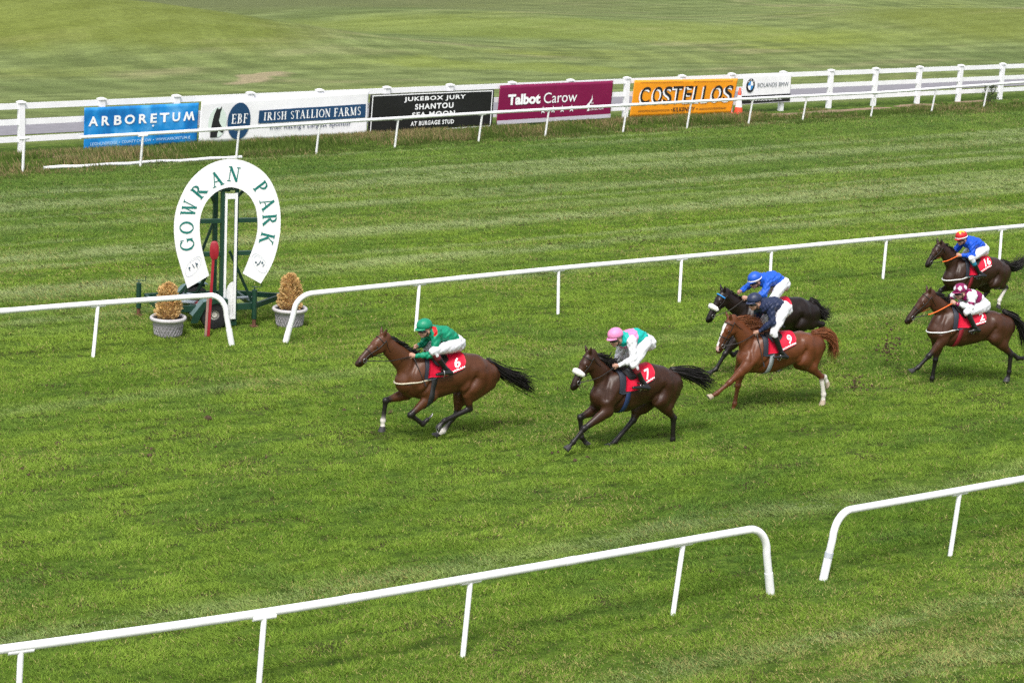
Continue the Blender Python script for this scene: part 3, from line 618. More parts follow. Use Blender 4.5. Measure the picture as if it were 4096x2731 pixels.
# ------------------------------------------------------------ winning post trailer
GREEN = mat('green_painted_steel', (.008, .040, .024), .42, .5, noise=.15, nscale=6)
LGREEN = mat('weathered_green_steel', (.10, .16, .16), .5, .5, noise=.15, nscale=5)
def trailer():
    t = empty('winning_post', (18.25, 36.72, 0), R(-10)); tag(t, 'white horseshoe winning post with green capitals on a green trailer', 'winning post')
    # local: x to the right along the board, y away from the stands (so -y faces the camera), z up
    out = [(-.741, .829), (-.872, 1.223), (-.983, 1.625), (-1.021, 2.023), (-.992, 2.319), (-.904, 2.588), (-.747, 2.88), (-.526, 3.109), (-.278, 3.253), (.022, 3.322), (.301, 3.293), (.56, 3.185), (.793, 3.0), (.953, 2.748), (1.065, 2.419), (1.1, 2.066), (1.081, 1.763), (1.012, 1.436), (.914, 1.18), (.727, .866)]
    inn = [(-.315, 1.065), (-.409, 1.382), (-.49, 1.71), (-.521, 2.034), (-.499, 2.257), (-.427, 2.449), (-.317, 2.6), (-.168, 2.715), (.008, 2.774), (.135, 2.776), (.288, 2.726), (.443, 2.613), (.562, 2.431), (.618, 2.229), (.637, 1.978), (.604, 1.727), (.52, 1.477), (.435, 1.252), (.361, 1.078)]
    A = catmull([(x, 0, z) for x, z in out], 8); B = catmull([(x, 0, z) for x, z in inn], 8)
    def resamp(P, n):
        s = np.concatenate([[0], np.cumsum(np.linalg.norm(np.diff(P, axis=0), axis=1))]); q = np.linspace(0, s[-1], n); return np.stack([np.interp(q, s, P[:, k]) for k in range(3)], 1)
    n = 90; A = resamp(A, n); B = resamp(B, n); y0, y1 = -.10, -.075
    V = []; 
    for P, y in ((A, y0), (B, y0), (B, y1), (A, y1)):
        for p in P: V.append((p[0], y, p[2]))
    F = []
    for k in range(n-1):
        for a in range(4): b_ = (a+1) % 4; F.append((a*n+k, a*n+k+1, b_*n+k+1, b_*n+k))
    F += [(0, n, 2*n, 3*n), (n-1, 4*n-1, 3*n-1, 2*n-1)]
    mb = MB(); mb.add(V, F); brd = mb.build('horseshoe_board', mat('white_sign_board', (.82, .82, .84), .45, noise=.03, nscale=2), t)
    autosmooth(brd, 30)
    TEAL = mat('teal_letter', (.006, .16, .135), .5)
    for ch, x, z in (('G', -.764, 1.695), ('O', -.779, 2.019), ('W', -.735, 2.388), ('R', -.545, 2.72), ('A', -.205, 2.945), ('N', .134, 3.033), ('P', .68, 2.767), ('A', .826, 2.439), ('R', .872, 2.127), ('K', .829, 1.76)):
        p = np.array((x, 0, z)); a = A[np.argmin(np.linalg.norm(A-p, axis=1))]; c = B[np.argmin(np.linalg.norm(B-p, axis=1))]; u = a-c; u /= np.linalg.norm(u); r_ = np.array((u[2], 0, -u[0]))
        Q, W = serif(ch); V = []; F = []
        for k, q in enumerate(Q):
            b_ = len(V)
            for s in q: w = p+r_*(s[0]-W/2)*.285+u*(s[1]-.5)*.285; V.append((w[0], -.104-(k % 7)*.0008, w[2]))
            F.append((b_, b_+1, b_+2, b_+3))
        mesh_obj('letter', V, F, TEAL, brd)
    FAINT = mat('faint_grey_print', (.55, .58, .66), .6)
    for x, z, sg, tl in ((-.637, 1.254, 1, .3), (.689, 1.271, -1, -.3)):
        M_ = lambda e: np.array((x+e[0]*math.cos(tl)+e[1]*math.sin(tl)*-sg*0-e[1]*math.sin(-tl)*1, -.104, z+e[0]*math.sin(tl)*1+e[1]*math.cos(tl)))
        V = []; F = []; k_ = 32
        for k in range(k_):
            a = 2*math.pi*k/k_
            for s in (1, .955): V.append(M_((.155*s*math.cos(a), .20*s*math.sin(a))))
        F = [(2*k, 2*((k+1) % k_), 2*((k+1) % k_)+1, 2*k+1) for k in range(k_)]
        mesh_obj('emblem', V, F, FAINT, brd)
        mb = MB()
        for i, (ex, ez, w, h) in enumerate(((-.07, .0, .035, .03), (-.055, -.04, .012, .05), (.0, .01, .014, .09), (.03, .05, .012, .03), (.06, .03, .03, .035), (.07, -.015, .012, .06))):
            q = M_((ex*1.1, ez*1.1)); q[1] = -.106-.001*i; mb.box(q, (w, .003, h), Matrix.Rotation(-tl*.8-.3*sg, 3, 'Y'))
        mb.build('emblem', mat('navy_teal_print', (.01, .06, .1), .5), brd)
        for i, (a0, a1) in enumerate(((30, 150),)):
            V = []; F = []
            for k in range(13):
                a = R(a0+(a1-a0)*k/12)
                for s in (.83, .70): V.append(M_((.155*s*math.cos(a), .20*s*math.sin(a))))
            F = [(2*k, 2*k+2, 2*k+3, 2*k+1) for k in range(0, 12, 2)]; mesh_obj('emblem', V, F, FAINT, brd)
    # green frame post with a tall slot
    mb = MB(); mb.box((-.045, 0, 1.42), (.062, .1, 2.58), None, .006); mb.box((.235, 0, 1.42), (.06, .1, 2.58), None, .006); mb.box((.095, 0, 2.765), (.34, .1, .11), None, .006); mb.box((.095, 0, .085), (.34, .1, .09), None, .006)
    autosmooth(mb.build('slotted_post', GREEN, t), 20)
    mb = MB(); mb.box((.005, -.075, 1.42), (.042, .03, 2.48)); mb.box((.205, -.075, 1.42), (.05, .03, 2.48)); mb.box((.105, -.075, 2.60), (.157, .03, .10)); mb.box((.105, -.075, .2), (.157, .03, .04))
    mb.build('sighting_frame', WHITE, t)
    V = []; k_ = 14
    for yy in (-.05, -.035):
        V += [(.02, yy, .22), (.185, yy, .22)]+[(.185-.165*math.sin(a), yy, .55+.36*math.cos(a)) for a in np.linspace(0, math.pi/2, k_)]
    n_ = k_+2; F = [tuple(range(n_))[::-1], tuple(range(n_, 2*n_))]+[(k, (k+1) % n_, n_+(k+1) % n_, n_+k) for k in range(n_)]
    mb = MB(); mb.add(V, F); mb.build('rounded_panel', WHITE, t)
    mb = MB(); mb.bar((-.09, .34, .35), (-.09, .34, 2.72), .085, .085); mb.bar((-.09, .34, 2.66), (.095, .05, 2.7), .06, .06); mb.build('mast', GREEN, t)
    for z in (2.12, 1.475):
        for x0, x1 in ((-.78, -.08), (.27, .98)):
            mb = MB(); mb.box(((x0+x1)/2, -.03, z), (x1-x0, .07, .085), None, .006); mb.build('cross_bar', GREEN, t)
    for a, c in (((-.65, .4, .62), (-.1, .32, 2.1)), ((-.45, .35, .6), (-.3, .1, 1.05)), ((.2, .3, 1.45), (.68, .3, .42)), ((.24, .06, 2.55), (.45, .06, 2.75)), ((-.28, .2, 2.7), (-.1, .34, 2.4)), ((-.62, .9, .5), (-.36, .3, 1.1))):
        mb = MB(); mb.bar(a, c, .05, .05); mb.build('brace', GREEN, t)
    # chassis
    mb = MB(); z = .40
    mb.bar((-1.25, .02, z), (.66, .02, z), .06, .12); mb.bar((-1.25, 1.22, z), (.66, 1.22, z), .06, .12)
    for x in (-1.22, -.6, .1, .63): mb.bar((x, .05, z), (x, 1.19, z), .06, .1)
    mb.build('chassis', GREEN, t)
    mb = MB(); mb.bar((.66, .04, z), (1.33, .56, z+.03), .055, .1); mb.bar((.66, 1.2, z), (1.33, .68, z+.03), .055, .1); mb.build('drawbar', GREEN, t)
    mb = MB(); mb.bar((.25, .25, .52), (.75, .62, .44), .1, .03); mb.bar((-.55, .9, .5), (-.05, .35, .5), .16, .03); mb.bar((-1.0, .55, .48), (-.5, .2, .48), .14, .03); mb.build('steel_plate', mat('pale_galvanised', (.42, .47, .52), .4, metal=.3), t)
    mb = MB(); mb.bar((-.95, .62, .47), (-.35, .18, .46), .1, .03); mb.build('red_bar', mat('red_paint', (.42, .02, .03), .45), t)
    mb = MB(); mb.bar((1.3, .62, .45), (1.5, .64, .45), .09, .09); mb.box((1.52, .64, .5), (.1, .1, .14), None, .015); mb.tube([(1.47, .64, .55), (1.5, .64, .64), (1.6, .64, .64), (1.62, .64, .52)], .016, 8); mb.tube([(1.5, .64, .42), (1.5, .63, .2)], .012, 6); autosmooth(mb.build('hitch', mat('worn_steel', (.16, .2, .21), .45, metal=.4), t))
    for i, (x, y, zt, zb) in enumerate(((.62, -.05, .74, 0), (-1.34, 1.3, .66, 0), (-1.34, -.05, .64, .12), (.62, 1.3, .72, .05))):
        if i > 1: continue
        mb = MB(); mb.tube([(x, y, .16), (x, y, zt)], .052, 12); j = autosmooth(mb.build('jack_leg', GREEN, t))
        mb = MB(); mb.tube([(x, y, zb), (x, y, .18)], .038, 10); mb.box((x, y, zb+.012), (.14, .14, .02)); autosmooth(mb.build('foot', mat('rusty_steel', (.11, .045, .025), .8, noise=.3), j))
        mb = MB(); mb.tube([(x, y, zt), (x, y, zt+.05), (x+.02, y, zt+.06)], .012, 6); mb.tube([(x-.06, y, zt+.06), (x+.13, y, zt+.04), (x+.14, y, zt+.13)], .009, 6); mb.build('crank_handle', GREEN, j)
    for y in (-.08, 1.3):
        sg = -1 if y < 0 else 1; cx = -.2
        w = MB(); rx = [(.10, -.085), (.24, -.09), (.275, -.075), (.285, -.03), (.285, .03), (.275, .075), (.24, .09), (.10, .085)]
        M3 = np.array(((1, 0, 0), (0, 0, 1), (0, -1, 0)))
        wh = empty('wheel', (cx, y+.0, .285)); wh.parent = t
        w.lathe(rx+[rx[0]], n=28, M3=M3); autosmooth(w.build('tyre', mat('tyre_rubber', (.012, .012, .013), .8), wh), 35)
        w = MB(); w.lathe([(.001, -.05*1), (.05, -.055), (.07, -.03), (.13, -.03), (.155, -.07), (.16, .07), (.12, .03), (.001, .03)], n=24, M3=M3); autosmooth(w.build('rim', mat('cream_rim', (.5, .47, .42), .5), wh), 35)
        g = MB(); hw = .12
        P = [(cx-.46, .30), (cx-.25, .56), (cx+.02, .645), (cx+.24, .60)]
        if True:
            for (x0, z0), (x1, z1) in zip(P[:-1], P[1:]): g.bar((x0, y, z0), (x1, y, z1), hw*2, .012)
        gv = g.build('mudguard', LGREEN, t)
        s_ = MB(); yy = y+sg*(hw+.004)
        V = [(px, yy+q, pz) for q in (-.004, .004) for px, pz in P+[(cx+.24, .50), (cx, .53), (cx-.2, .47), (cx-.36, .16), (cx-.50, .16)]]
        n_ = 9; s_.add(V, [tuple(range(n_)), tuple(range(n_, 2*n_))[::-1]]+[(k, (k+1) % n_, n_+(k+1) % n_, n_+k) for k in range(n_)]); s_.build('mudguard_side', GREEN, t)
trailer()
def redpole():
    t = empty('marker_pole', (17.66, 36.14, 0), R(-25)); tag(t, 'red pole with a rounded red head beside the white sighting frame', 'pole')
    RED = mat('red_marker_paint', (.29, .008, .02), .45, noise=.1, nscale=8)
    mb = MB(); mb.bar((0, 0, -.05), (.08, .02, 1.72), .05, .085); mb.build('pole', RED, t)
    mb = MB(); mb.bar((-.052, 0, -.05), (-.012, .01, .82), .045, .05); mb.build('timber_strip', mat('bare_timber', (.28, .18, .15), .8, noise=.2, nscale=15), t)
    V = []; out = []
    for k in range(20):
        a = 2*math.pi*k/20; out.append((.088+.085*math.copysign(abs(math.cos(a))**.7, math.cos(a)), 1.68+.175*math.copysign(abs(math.sin(a))**.75, math.sin(a))))
    for y in (-.03, .03): V += [(x, y, z) for x, z in out]
    V2 = [(.088+(x-.088)*.8, y, 1.68+(z-1.68)*.88) for y in (-.042, .042) for x, z in out]
    F = [(k, (k+1) % 20, 20+(k+1) % 20, 20+k) for k in range(20)]+[(k, 40+k, 40+(k+1) % 20, (k+1) % 20) for k in range(20)]+[(20+k, 20+(k+1) % 20, 60+(k+1) % 20, 60+k) for k in range(20)]+[tuple(range(40, 60)), tuple(range(60, 80))[::-1]]
    mb = MB(); mb.add(V+V2, F); autosmooth(mb.build('head', RED, t), 40)
redpole()

# ------------------------------------------------------------ planters
def planter(label, x, y, h, seed):
    rg = np.random.default_rng(seed)
    t = empty('planter', (x, y, 0), seed*.7); tag(t, label, 'planter', 'stone planters with dried conical shrubs')
    ST = mat('stone_pot', (.30, .285, .31), .75, noise=.15, nscale=14, bump=.006, bscale=50)
    mb = MB(); mb.lathe([(.001, 0), (.235, 0), (.25, .02), (.285, .25), (.30, .29), (.30, .315), (.33, .325)], n=40)
    for k in range(26):        # raised lattice on the side
        for sg in (-1, 1):
            P = []
            for q in range(6):
                z = .03+.2*q/5; a = 2*math.pi*k/26+sg*q/5*.36; r = .252+.035*z/.25; P.append((r*math.cos(a), r*math.sin(a), z))
            mb.tube(P, .0085, 4)
    autosmooth(mb.build('pot', ST, t), 40)
    mb = MB(); mb.lathe([(.30, .30), (.335, .305), (.352, .335), (.345, .365), (.325, .38), (.30, .372), (.288, .34)], n=40); mb.build('rim', mat('pale_stone_rim', (.45, .43, .44), .6, noise=.1, nscale=12), t, True)
    mb = MB(); mb.lathe([(.30, .335), (.15, .345), (.001, .35)], n=24); mb.build('soil', mat('dark_potting_soil', (.018, .012, .01), .95, bump=.02, bscale=30), t, True)
    prof = lambda s: (.155+.06*math.sin(s*3.1+.5))*(1-s**3.2)**.6 if s < 1 else 0
    V = []; F = []; cols = []
    def rad(s): return (.225*(1-(max(0, .18-s)/.18)**2*.25))*(1-(.42 if seed == 2 else .40)*s**1.5-(.06*math.exp(-((s-.66)/.07)**2) if seed == 1 else 0))*(1 if s < .82 else max(0, (1-s)/.18)**.5)
    n = 2600
    for k in range(n):
        s = rg.random()**.9; a = rg.random()*6.283; rr = rad(s)*(1+.12*math.sin(3*a+seed+s*9))*(.72+.33*rg.random()); z = .35+h*s
        p = np.array((rr*math.cos(a), rr*math.sin(a), z)); d = np.array((math.cos(a), math.sin(a), .5+.7*s))+rg.normal(0, .45, 3); d /= np.linalg.norm(d); e = np.cross(d, rg.normal(0, 1, 3)); e /= np.linalg.norm(e); L = .03+.035*rg.random()
        b_ = len(V); V += [p-e*L*.25, p+e*L*.25, p+d*L+e*L*.1, p+d*L-e*L*.1]; F.append((b_, b_+1, b_+2, b_+3))
        c = np.array((.70, .48, .21))*(.6+.65*rg.random())*(np.array((1, 1, 1)) if rg.random() > .12 else np.array((.55, .5, .5))); cols += [c]*4
    mesh_obj('foliage', V, F, mat('dried_leaf', attr='Col', rough=.7, spec=.2, trans=.2), t, col=np.array(cols))
    mb = MB(); mb.lathe([(rad(s)*.72+.001, .34+h*s) for s in np.linspace(0, .985, 14)], n=18); mb.build('inner_branches', mat('dried_branch', (.36, .21, .09), .9, noise=.5, nscale=25), t, True)
planter('stone planter with dried golden conical shrub, left of the red pole', 16.99, 36.5, .66, 1)
planter('stone planter with dried golden conical shrub, right of the trailer hitch', 19.53, 36.36, .68, 2)

# ------------------------------------------------------------ implicit surfaces for bodies
def chain(nodes):       # nodes: (point, rv, rs[, colour]) -> arrays
    P = np.array([n[0] for n in nodes], float); rv = np.array([n[1] for n in nodes], float); rs = np.array([n[2] for n in nodes], float)
    col = np.array([n[3] if len(n) > 3 else (0, 0, 0) for n in nodes], float)
    return P, rv, rs, col
def cdist(ch, X, want=False):
    P, rv, rs, col = ch; best = np.full(len(X), 1e9); bt = np.zeros(len(X)); bc = np.zeros((len(X), 3))
    segs = range(max(1, len(P)-1))
    for i in segs:
        a = P[i]; j = min(i+1, len(P)-1); b = P[j]; ab = b-a; L2 = ab@ab
        t = np.clip((X-a)@ab/L2, 0, 1) if L2 > 0 else np.zeros(len(X))
        d = X-(a+t[:, None]*ab); v = rv[i]+(rv[j]-rv[i])*t; s = rs[i]+(rs[j]-rs[i])*t
        ds = d[:, 1]; dv = np.sqrt(d[:, 0]**2+d[:, 2]**2)
        k = np.sqrt((dv/v)**2+(ds/s)**2); g = np.sqrt((dv/v**2)**2+(ds/s**2)**2)+1e-9
        dist = np.where(k < 1e-3, -np.minimum(v, s), k*(k-1)/g)
        dist = np.maximum(dist, -np.minimum(v, s))
        q = dist < best; best = np.where(q, dist, best)
        if want: bt = np.where(q, i+t, bt); bc = np.where(q[:, None], col[i]+(col[j]-col[i])*t[:, None], bc)
    return (best, bt, bc) if want else best
class Field:
    def __init__(s, lo, hi, h):
        s.lo = np.array(lo, float); s.h = h; s.n = np.ceil((np.array(hi)-s.lo)/h).astype(int)+1; s.F = np.full(s.n, .3, np.float32); s.ch = []
    def grid(s, lo, hi):
        i0 = np.clip(np.floor((np.array(lo)-s.lo)/s.h).astype(int), 0, s.n-1); i1 = np.clip(np.ceil((np.array(hi)-s.lo)/s.h).astype(int)+1, 1, s.n)
        ax = [s.lo[k]+np.arange(i0[k], i1[k])*s.h for k in range(3)]
        G = np.stack(np.meshgrid(*ax, indexing='ij'), -1); return tuple(slice(i0[k], i1[k]) for k in range(3)), G
    def add(s, nodes, k=.03, mod=None, keep=True, cut=False):
        ch = chain(nodes) if not isinstance(nodes, tuple) else nodes
        m_ = max(ch[1].max(), ch[2].max())+k+.05
        sl, G = s.grid(ch[0].min(0)-m_, ch[0].max(0)+m_)
        if 0 in G.shape: return s
        X = G.reshape(-1, 3); d = cdist(ch, X)
        if mod is not None: d = d+mod(X)
        d = d.reshape(G.shape[:3]); F = s.F[sl]
        if cut:
            s.F[sl] = np.maximum(F, -d); return s
        hh = np.clip(.5+.5*(F-d)/k, 0, 1); s.F[sl] = F*(1-hh)+d*hh-k*hh*(1-hh)
        if keep: s.ch.append(ch)
        return s
    def sample(s, X):
        q = np.clip((X-s.lo)/s.h, 0, np.array(s.n)-1.001); i = q.astype(int); f = q-i; r = 0
        for a in (0, 1):
            for b_ in (0, 1):
                for c in (0, 1):
                    w = (f[:, 0] if a else 1-f[:, 0])*(f[:, 1] if b_ else 1-f[:, 1])*(f[:, 2] if c else 1-f[:, 2]); r = r+w*s.F[i[:, 0]+a, i[:, 1]+b_, i[:, 2]+c]
        return r
    def march(s, o, d, off=0., rmax=.75, n=160, out=False):    # first (or last) radius at which the field reaches off
        o = np.asarray(o, float); d = np.asarray(d, float); rr = np.linspace(0, rmax, n); res = np.zeros(len(o))
        X = o[:, None, :]+d[:, None, :]*rr[None, :, None]; v = s.sample(X.reshape(-1, 3)).reshape(len(o), n)
        if out:
            ins = v < off; idx = n-1-np.argmax(ins[:, ::-1], 1); idx = np.clip(idx, 0, n-2)
        else:
            o_ = v >= off; idx = np.clip(np.argmax(o_, 1)-1, 0, n-2)
        a = v[np.arange(len(o)), idx]; b_ = v[np.arange(len(o)), idx+1]; t = np.clip((off-a)/(b_-a+1e-9), 0, 1)
        return rr[idx]+t*(rr[1]-rr[0])
    def mesh(s):
        F = s.F; S = F < 0; n = np.array(F.shape)-1; acc = np.zeros((*n, 3), np.float32); cnt = np.zeros(n, np.int16); edges = []
        for ax in range(3):
            a = [slice(None)]*3; b_ = [slice(None)]*3; a[ax] = slice(0, -1); b_[ax] = slice(1, None)
            A = F[tuple(a)]; B = F[tuple(b_)]; cr = np.argwhere((A < 0) != (B < 0))
            if not len(cr): continue
            fa = A[tuple(cr.T)]; fb = B[tuple(cr.T)]; p = cr.astype(np.float32); p[:, ax] += fa/(fa-fb)
            o1, o2 = [k for k in range(3) if k != ax]; cells = []
            for d1, d2 in ((-1, -1), (0, -1), (0, 0), (-1, 0)):
                c = cr.copy(); c[:, o1] += d1; c[:, o2] += d2; cells.append(c)
                ok = ((c >= 0) & (c < n)).all(1); np.add.at(acc, tuple(c[ok].T), p[ok]); np.add.at(cnt, tuple(c[ok].T), 1)
            edges.append((cells, fa < 0, ax))
        idx = np.full(n, -1); msk = cnt > 0; idx[msk] = np.arange(msk.sum()); V = acc[msk]/cnt[msk][:, None]*s.h+s.lo; Fs = []
        for cells, neg, ax in edges:
            ok = np.all([((c >= 0) & (c < n)).all(1) for c in cells], 0)
            q = np.stack([idx[tuple(c[ok].T)] for c in cells], 1); fl = neg[ok] if ax != 1 else ~neg[ok]
            q[~fl] = q[~fl][:, ::-1]; Fs.append(q)
        return V.astype(np.float32), np.concatenate(Fs)
    def colour(s, V, soft=.012):
        D = []; Cc = []
        for ch in s.ch:
            d, t, c = cdist(ch, V, True); D.append(d); Cc.append(c)
        D = np.array(D); w = np.exp(-(D-D.min(0))/soft); return (w[:, :, None]*np.array(Cc)).sum(0)/w.sum(0)[:, None]
    def nearest(s, V):
        D = np.array([cdist(ch, V) for ch in s.ch]); return D.argmin(0)
def smooth_verts(V, F, it=2, lam=.5):
    V = V.astype(np.float64); n = len(V)
    E = np.concatenate([F[:, [0, 1]], F[:, [1, 2]], F[:, [2, 3]], F[:, [3, 0]]]); E = np.unique(np.sort(E, 1), axis=0)
    deg = np.bincount(E.ravel(), minlength=n)[:, None]
    for k in range(it):
        for l in (lam, -lam*1.02):
            A = np.zeros_like(V)
            for c in range(3): A[:, c] = np.bincount(E[:, 0], V[E[:, 1], c], n)+np.bincount(E[:, 1], V[E[:, 0], c], n)
            V = V+l*(A/np.maximum(deg, 1)-V)
    return V
# ------------------------------------------------------------ horses
H = {}; J = {}
H['6'] = dict(o=(17.69, 28.25), yaw=0, poll=(0.849, 0.0, 1.842), muz=(1.259, 0.0, 1.46), nk1=(0.697, 0.0, 1.632), nk2=(0.439, 0.0, 1.403), with_=(0.0, 0.0, 1.462), loin=(-0.638, 0.0, 1.434), croup=(-0.826, 0.0, 1.447), dock=(-1.202, 0.0, 1.246), butt=(-1.301, 0.0, 1.04), nf=[(-0.015, 0.15, 0.803), (0.354, 0.13, 0.534), (0.113, 0.12, 0.356), (-0.05, 0.12, 0.472)], ff=[(0.272, -0.15, 0.789), (0.673, -0.13, 0.74), (0.715, -0.12, 0.421), (0.716, -0.12, 0.243)], nh=[(-0.676, 0.2, 0.911), (-0.761, 0.14, 0.519), (-0.295, 0.13, 0.364), (-0.189, 0.13, 0.271)], fh=[(-0.769, -0.2, 0.682), (-0.696, -0.14, 0.371), (-0.444, -0.13, 0.106), (-0.192, -0.13, -0.001)], tail=[(-1.24, 0.0, 1.197), (-1.478, 0.0, 1.022), (-1.826, 0.0, 0.85), (-2.096, 0.0, 0.692)])
H['7'] = dict(o=(20.44, 26.75), yaw=0, poll=(0.649, 0.0, 1.624), muz=(0.911, 0.0, 1.131), nk1=(0.524, 0.0, 1.42), nk2=(0.338, 0.0, 1.215), with_=(0.0, 0.0, 1.318), loin=(-0.505, 0.0, 1.349), croup=(-0.699, 0.0, 1.359), dock=(-1.088, 0.0, 1.19), butt=(-1.207, 0.0, 0.957), nf=[(0.32, 0.15, 0.661), (0.751, 0.13, 0.431), (0.941, 0.12, 0.228), (1.061, 0.12, 0.12)], ff=[(0.323, -0.15, 0.614), (0.65, -0.13, 0.54), (0.607, -0.12, 0.204), (0.486, -0.12, 0.066)], nh=[(-0.701, 0.2, 0.766), (-1.064, 0.14, 0.403), (-1.085, 0.13, 0.043), (-1.065, 0.13, -0.044)], fh=[(-0.557, -0.2, 0.593), (-0.441, -0.14, 0.371), (-0.088, -0.13, 0.047), (0.046, -0.13, -0.026)], tail=[(-1.117, 0.0, 1.172), (-1.347, 0.0, 1.12), (-1.686, 0.0, 0.998), (-1.936, 0.0, 0.883)])
H['9'] = dict(o=(24.25, 27.65), yaw=8, poll=(0.738, 0.0, 1.659), muz=(0.917, 0.0, 1.149), nk1=(0.538, 0.0, 1.478), nk2=(0.364, 0.0, 1.279), with_=(0.0, 0.0, 1.379), loin=(-0.397, 0.0, 1.374), croup=(-0.737, 0.0, 1.372), dock=(-1.064, 0.0, 1.319), butt=(-1.176, 0.0, 1.05), nf=[(0.435, 0.15, 0.804), (0.733, 0.13, 0.561), (0.964, 0.12, 0.385), (1.094, 0.12, 0.325)], ff=[(0.353, -0.15, 0.638), (0.385, -0.13, 0.419), (0.432, -0.12, 0.094), (0.47, -0.12, -0.035)], nh=[(-0.712, 0.2, 0.9), (-1.17, 0.14, 0.541), (-1.26, 0.13, 0.215), (-1.26, 0.13, 0.118)], fh=[(-0.886, -0.2, 0.756), (-1.147, -0.14, 0.596), (-1.43, -0.13, 0.456), (-1.48, -0.13, 0.373)], tail=[(-1.075, 0.0, 1.31), (-1.29, 0.0, 1.289), (-1.469, 0.0, 1.138), (-1.473, 0.0, 0.892)])
H['b'] = dict(o=(25.67, 29.50), yaw=6, poll=(0.812, 0.0, 1.662), muz=(1.084, 0.0, 1.183), nk1=(0.616, 0.0, 1.462), nk2=(0.392, 0.0, 1.322), with_=(-0.0, 0.0, 1.454), loin=(-0.556, 0.0, 1.486), croup=(-0.836, 0.0, 1.507), dock=(-1.199, 0.0, 1.376), butt=(-1.308, 0.0, 1.166), nf=[(0.547, 0.15, 0.748), (0.756, 0.13, 0.522), (0.925, 0.12, 0.24), (1.036, 0.12, 0.193)], nh=[(-0.853, 0.2, 1.017), (-1.384, 0.14, 0.952), (-1.295, 0.13, 0.603), (-1.304, 0.13, 0.509)], tail=[(-1.224, 0.0, 1.347), (-1.369, 0.0, 1.218), (-1.514, 0.0, 1.098), (-1.6, 0.0, 1.167)])
H['2'] = dict(o=(28.86, 27.60), yaw=14, poll=(0.623, 0.0, 1.763), muz=(1.005, 0.0, 1.259), nk1=(0.429, 0.0, 1.562), nk2=(0.197, 0.0, 1.349), with_=(0.0, 0.0, 1.458), loin=(-0.545, 0.0, 1.39), croup=(-0.828, 0.0, 1.393), dock=(-1.109, 0.0, 1.312), butt=(-1.28, 0.0, 1.075), nf=[(0.303, 0.15, 0.868), (0.561, 0.13, 0.592), (0.763, 0.12, 0.378), (0.894, 0.12, 0.31)], ff=[(0.218, -0.15, 0.668), (0.252, -0.13, 0.443), (0.289, -0.12, 0.089), (0.301, -0.12, -0.016)], nh=[(-0.807, 0.2, 0.907), (-1.205, 0.14, 0.563), (-1.217, 0.13, 0.222), (-1.203, 0.13, 0.137)], fh=[(-1.087, -0.2, 0.865), (-1.322, -0.14, 0.575), (-1.552, -0.13, 0.409), (-1.625, -0.13, 0.407)], tail=[(-1.107, 0.0, 1.333), (-1.322, 0.0, 1.221), (-1.492, 0.0, 1.005), (-1.607, 0.0, 0.748)])
H['16'] = dict(o=(33.29, 31.70), yaw=4, poll=(0.779, 0.0, 1.653), muz=(1.043, 0.0, 1.259), nk1=(0.56, 0.0, 1.455), nk2=(0.352, 0.0, 1.232), with_=(-0.0, 0.0, 1.319), loin=(-0.423, 0.0, 1.343), croup=(-0.731, 0.0, 1.343), dock=(-1.092, 0.0, 1.188), butt=(-1.186, 0.0, 0.955), nh=[(-0.687, 0.2, 0.786), (-1.102, 0.14, 0.64), (-0.961, 0.13, 0.371), (-0.94, 0.13, 0.18)], fh=[(-0.693, -0.2, 0.655), (-0.844, -0.14, 0.514), (-0.701, -0.13, 0.356), (-0.589, -0.13, 0.267)], tail=[(-1.095, 0.0, 1.163), (-1.329, 0.0, 1.055), (-1.541, 0.0, 1.103), (-1.714, 0.0, 1.213)])
J['6'] = dict(hel=(0.086, 0.0, 1.972), face=(0.068, 0.0, 1.839), chestt=(-0.109, 0.0, 1.808), back=(-0.314, 0.0, 1.768), pel=(-0.517, 0.0, 1.624), nsh=(-0.035, 0.17, 1.86), nel=(0.014, 0.25, 1.524), nha=(0.34, 0.09, 1.496), fsh=(-0.115, -0.17, 1.755), fel=(-0.054, -0.25, 1.58), fha=(0.169, -0.09, 1.589), nhip=(-0.427, 0.13, 1.61), nkn=(0.072, 0.27, 1.592), nan=(-0.17, 0.27, 1.29), ntoe=(-0.004, 0.3, 1.208), nheel=(-0.28, 0.25, 1.193), fkn=(-0.146, -0.27, 1.515))
J['7'] = dict(hel=(0.15, 0.0, 1.92), face=(0.131, 0.0, 1.782), chestt=(-0.066, 0.0, 1.808), back=(-0.273, 0.0, 1.832), pel=(-0.483, 0.0, 1.727), nsh=(-0.069, 0.17, 1.81), nel=(-0.066, 0.25, 1.529), nha=(0.159, 0.09, 1.398), fsh=(-0.114, -0.17, 1.693), fel=(-0.148, -0.25, 1.455), fha=(0.061, -0.09, 1.397), nhip=(-0.366, 0.13, 1.738), nkn=(-0.058, 0.27, 1.441), nan=(-0.245, 0.27, 1.164), ntoe=(-0.056, 0.3, 1.069), nheel=(-0.359, 0.25, 1.025), fkn=(-0.267, -0.27, 1.352))
J['9'] = dict(hel=(0.274, 0.0, 2.018), face=(0.26, 0.0, 1.864), chestt=(0.064, 0.0, 1.863), back=(-0.131, 0.0, 1.887), pel=(-0.336, 0.0, 1.808), nsh=(0.037, 0.17, 1.899), nel=(0.024, 0.25, 1.626), nha=(0.227, 0.09, 1.413), fsh=(0.049, -0.17, 1.79), fel=(0.024, -0.25, 1.53), fha=(0.198, -0.09, 1.472), nhip=(-0.272, 0.13, 1.815), nkn=(-0.0, 0.27, 1.442), nan=(-0.181, 0.27, 1.088), ntoe=(-0.041, 0.3, 1.009), nheel=(-0.302, 0.25, 0.989), fkn=(-0.058, -0.27, 1.417))
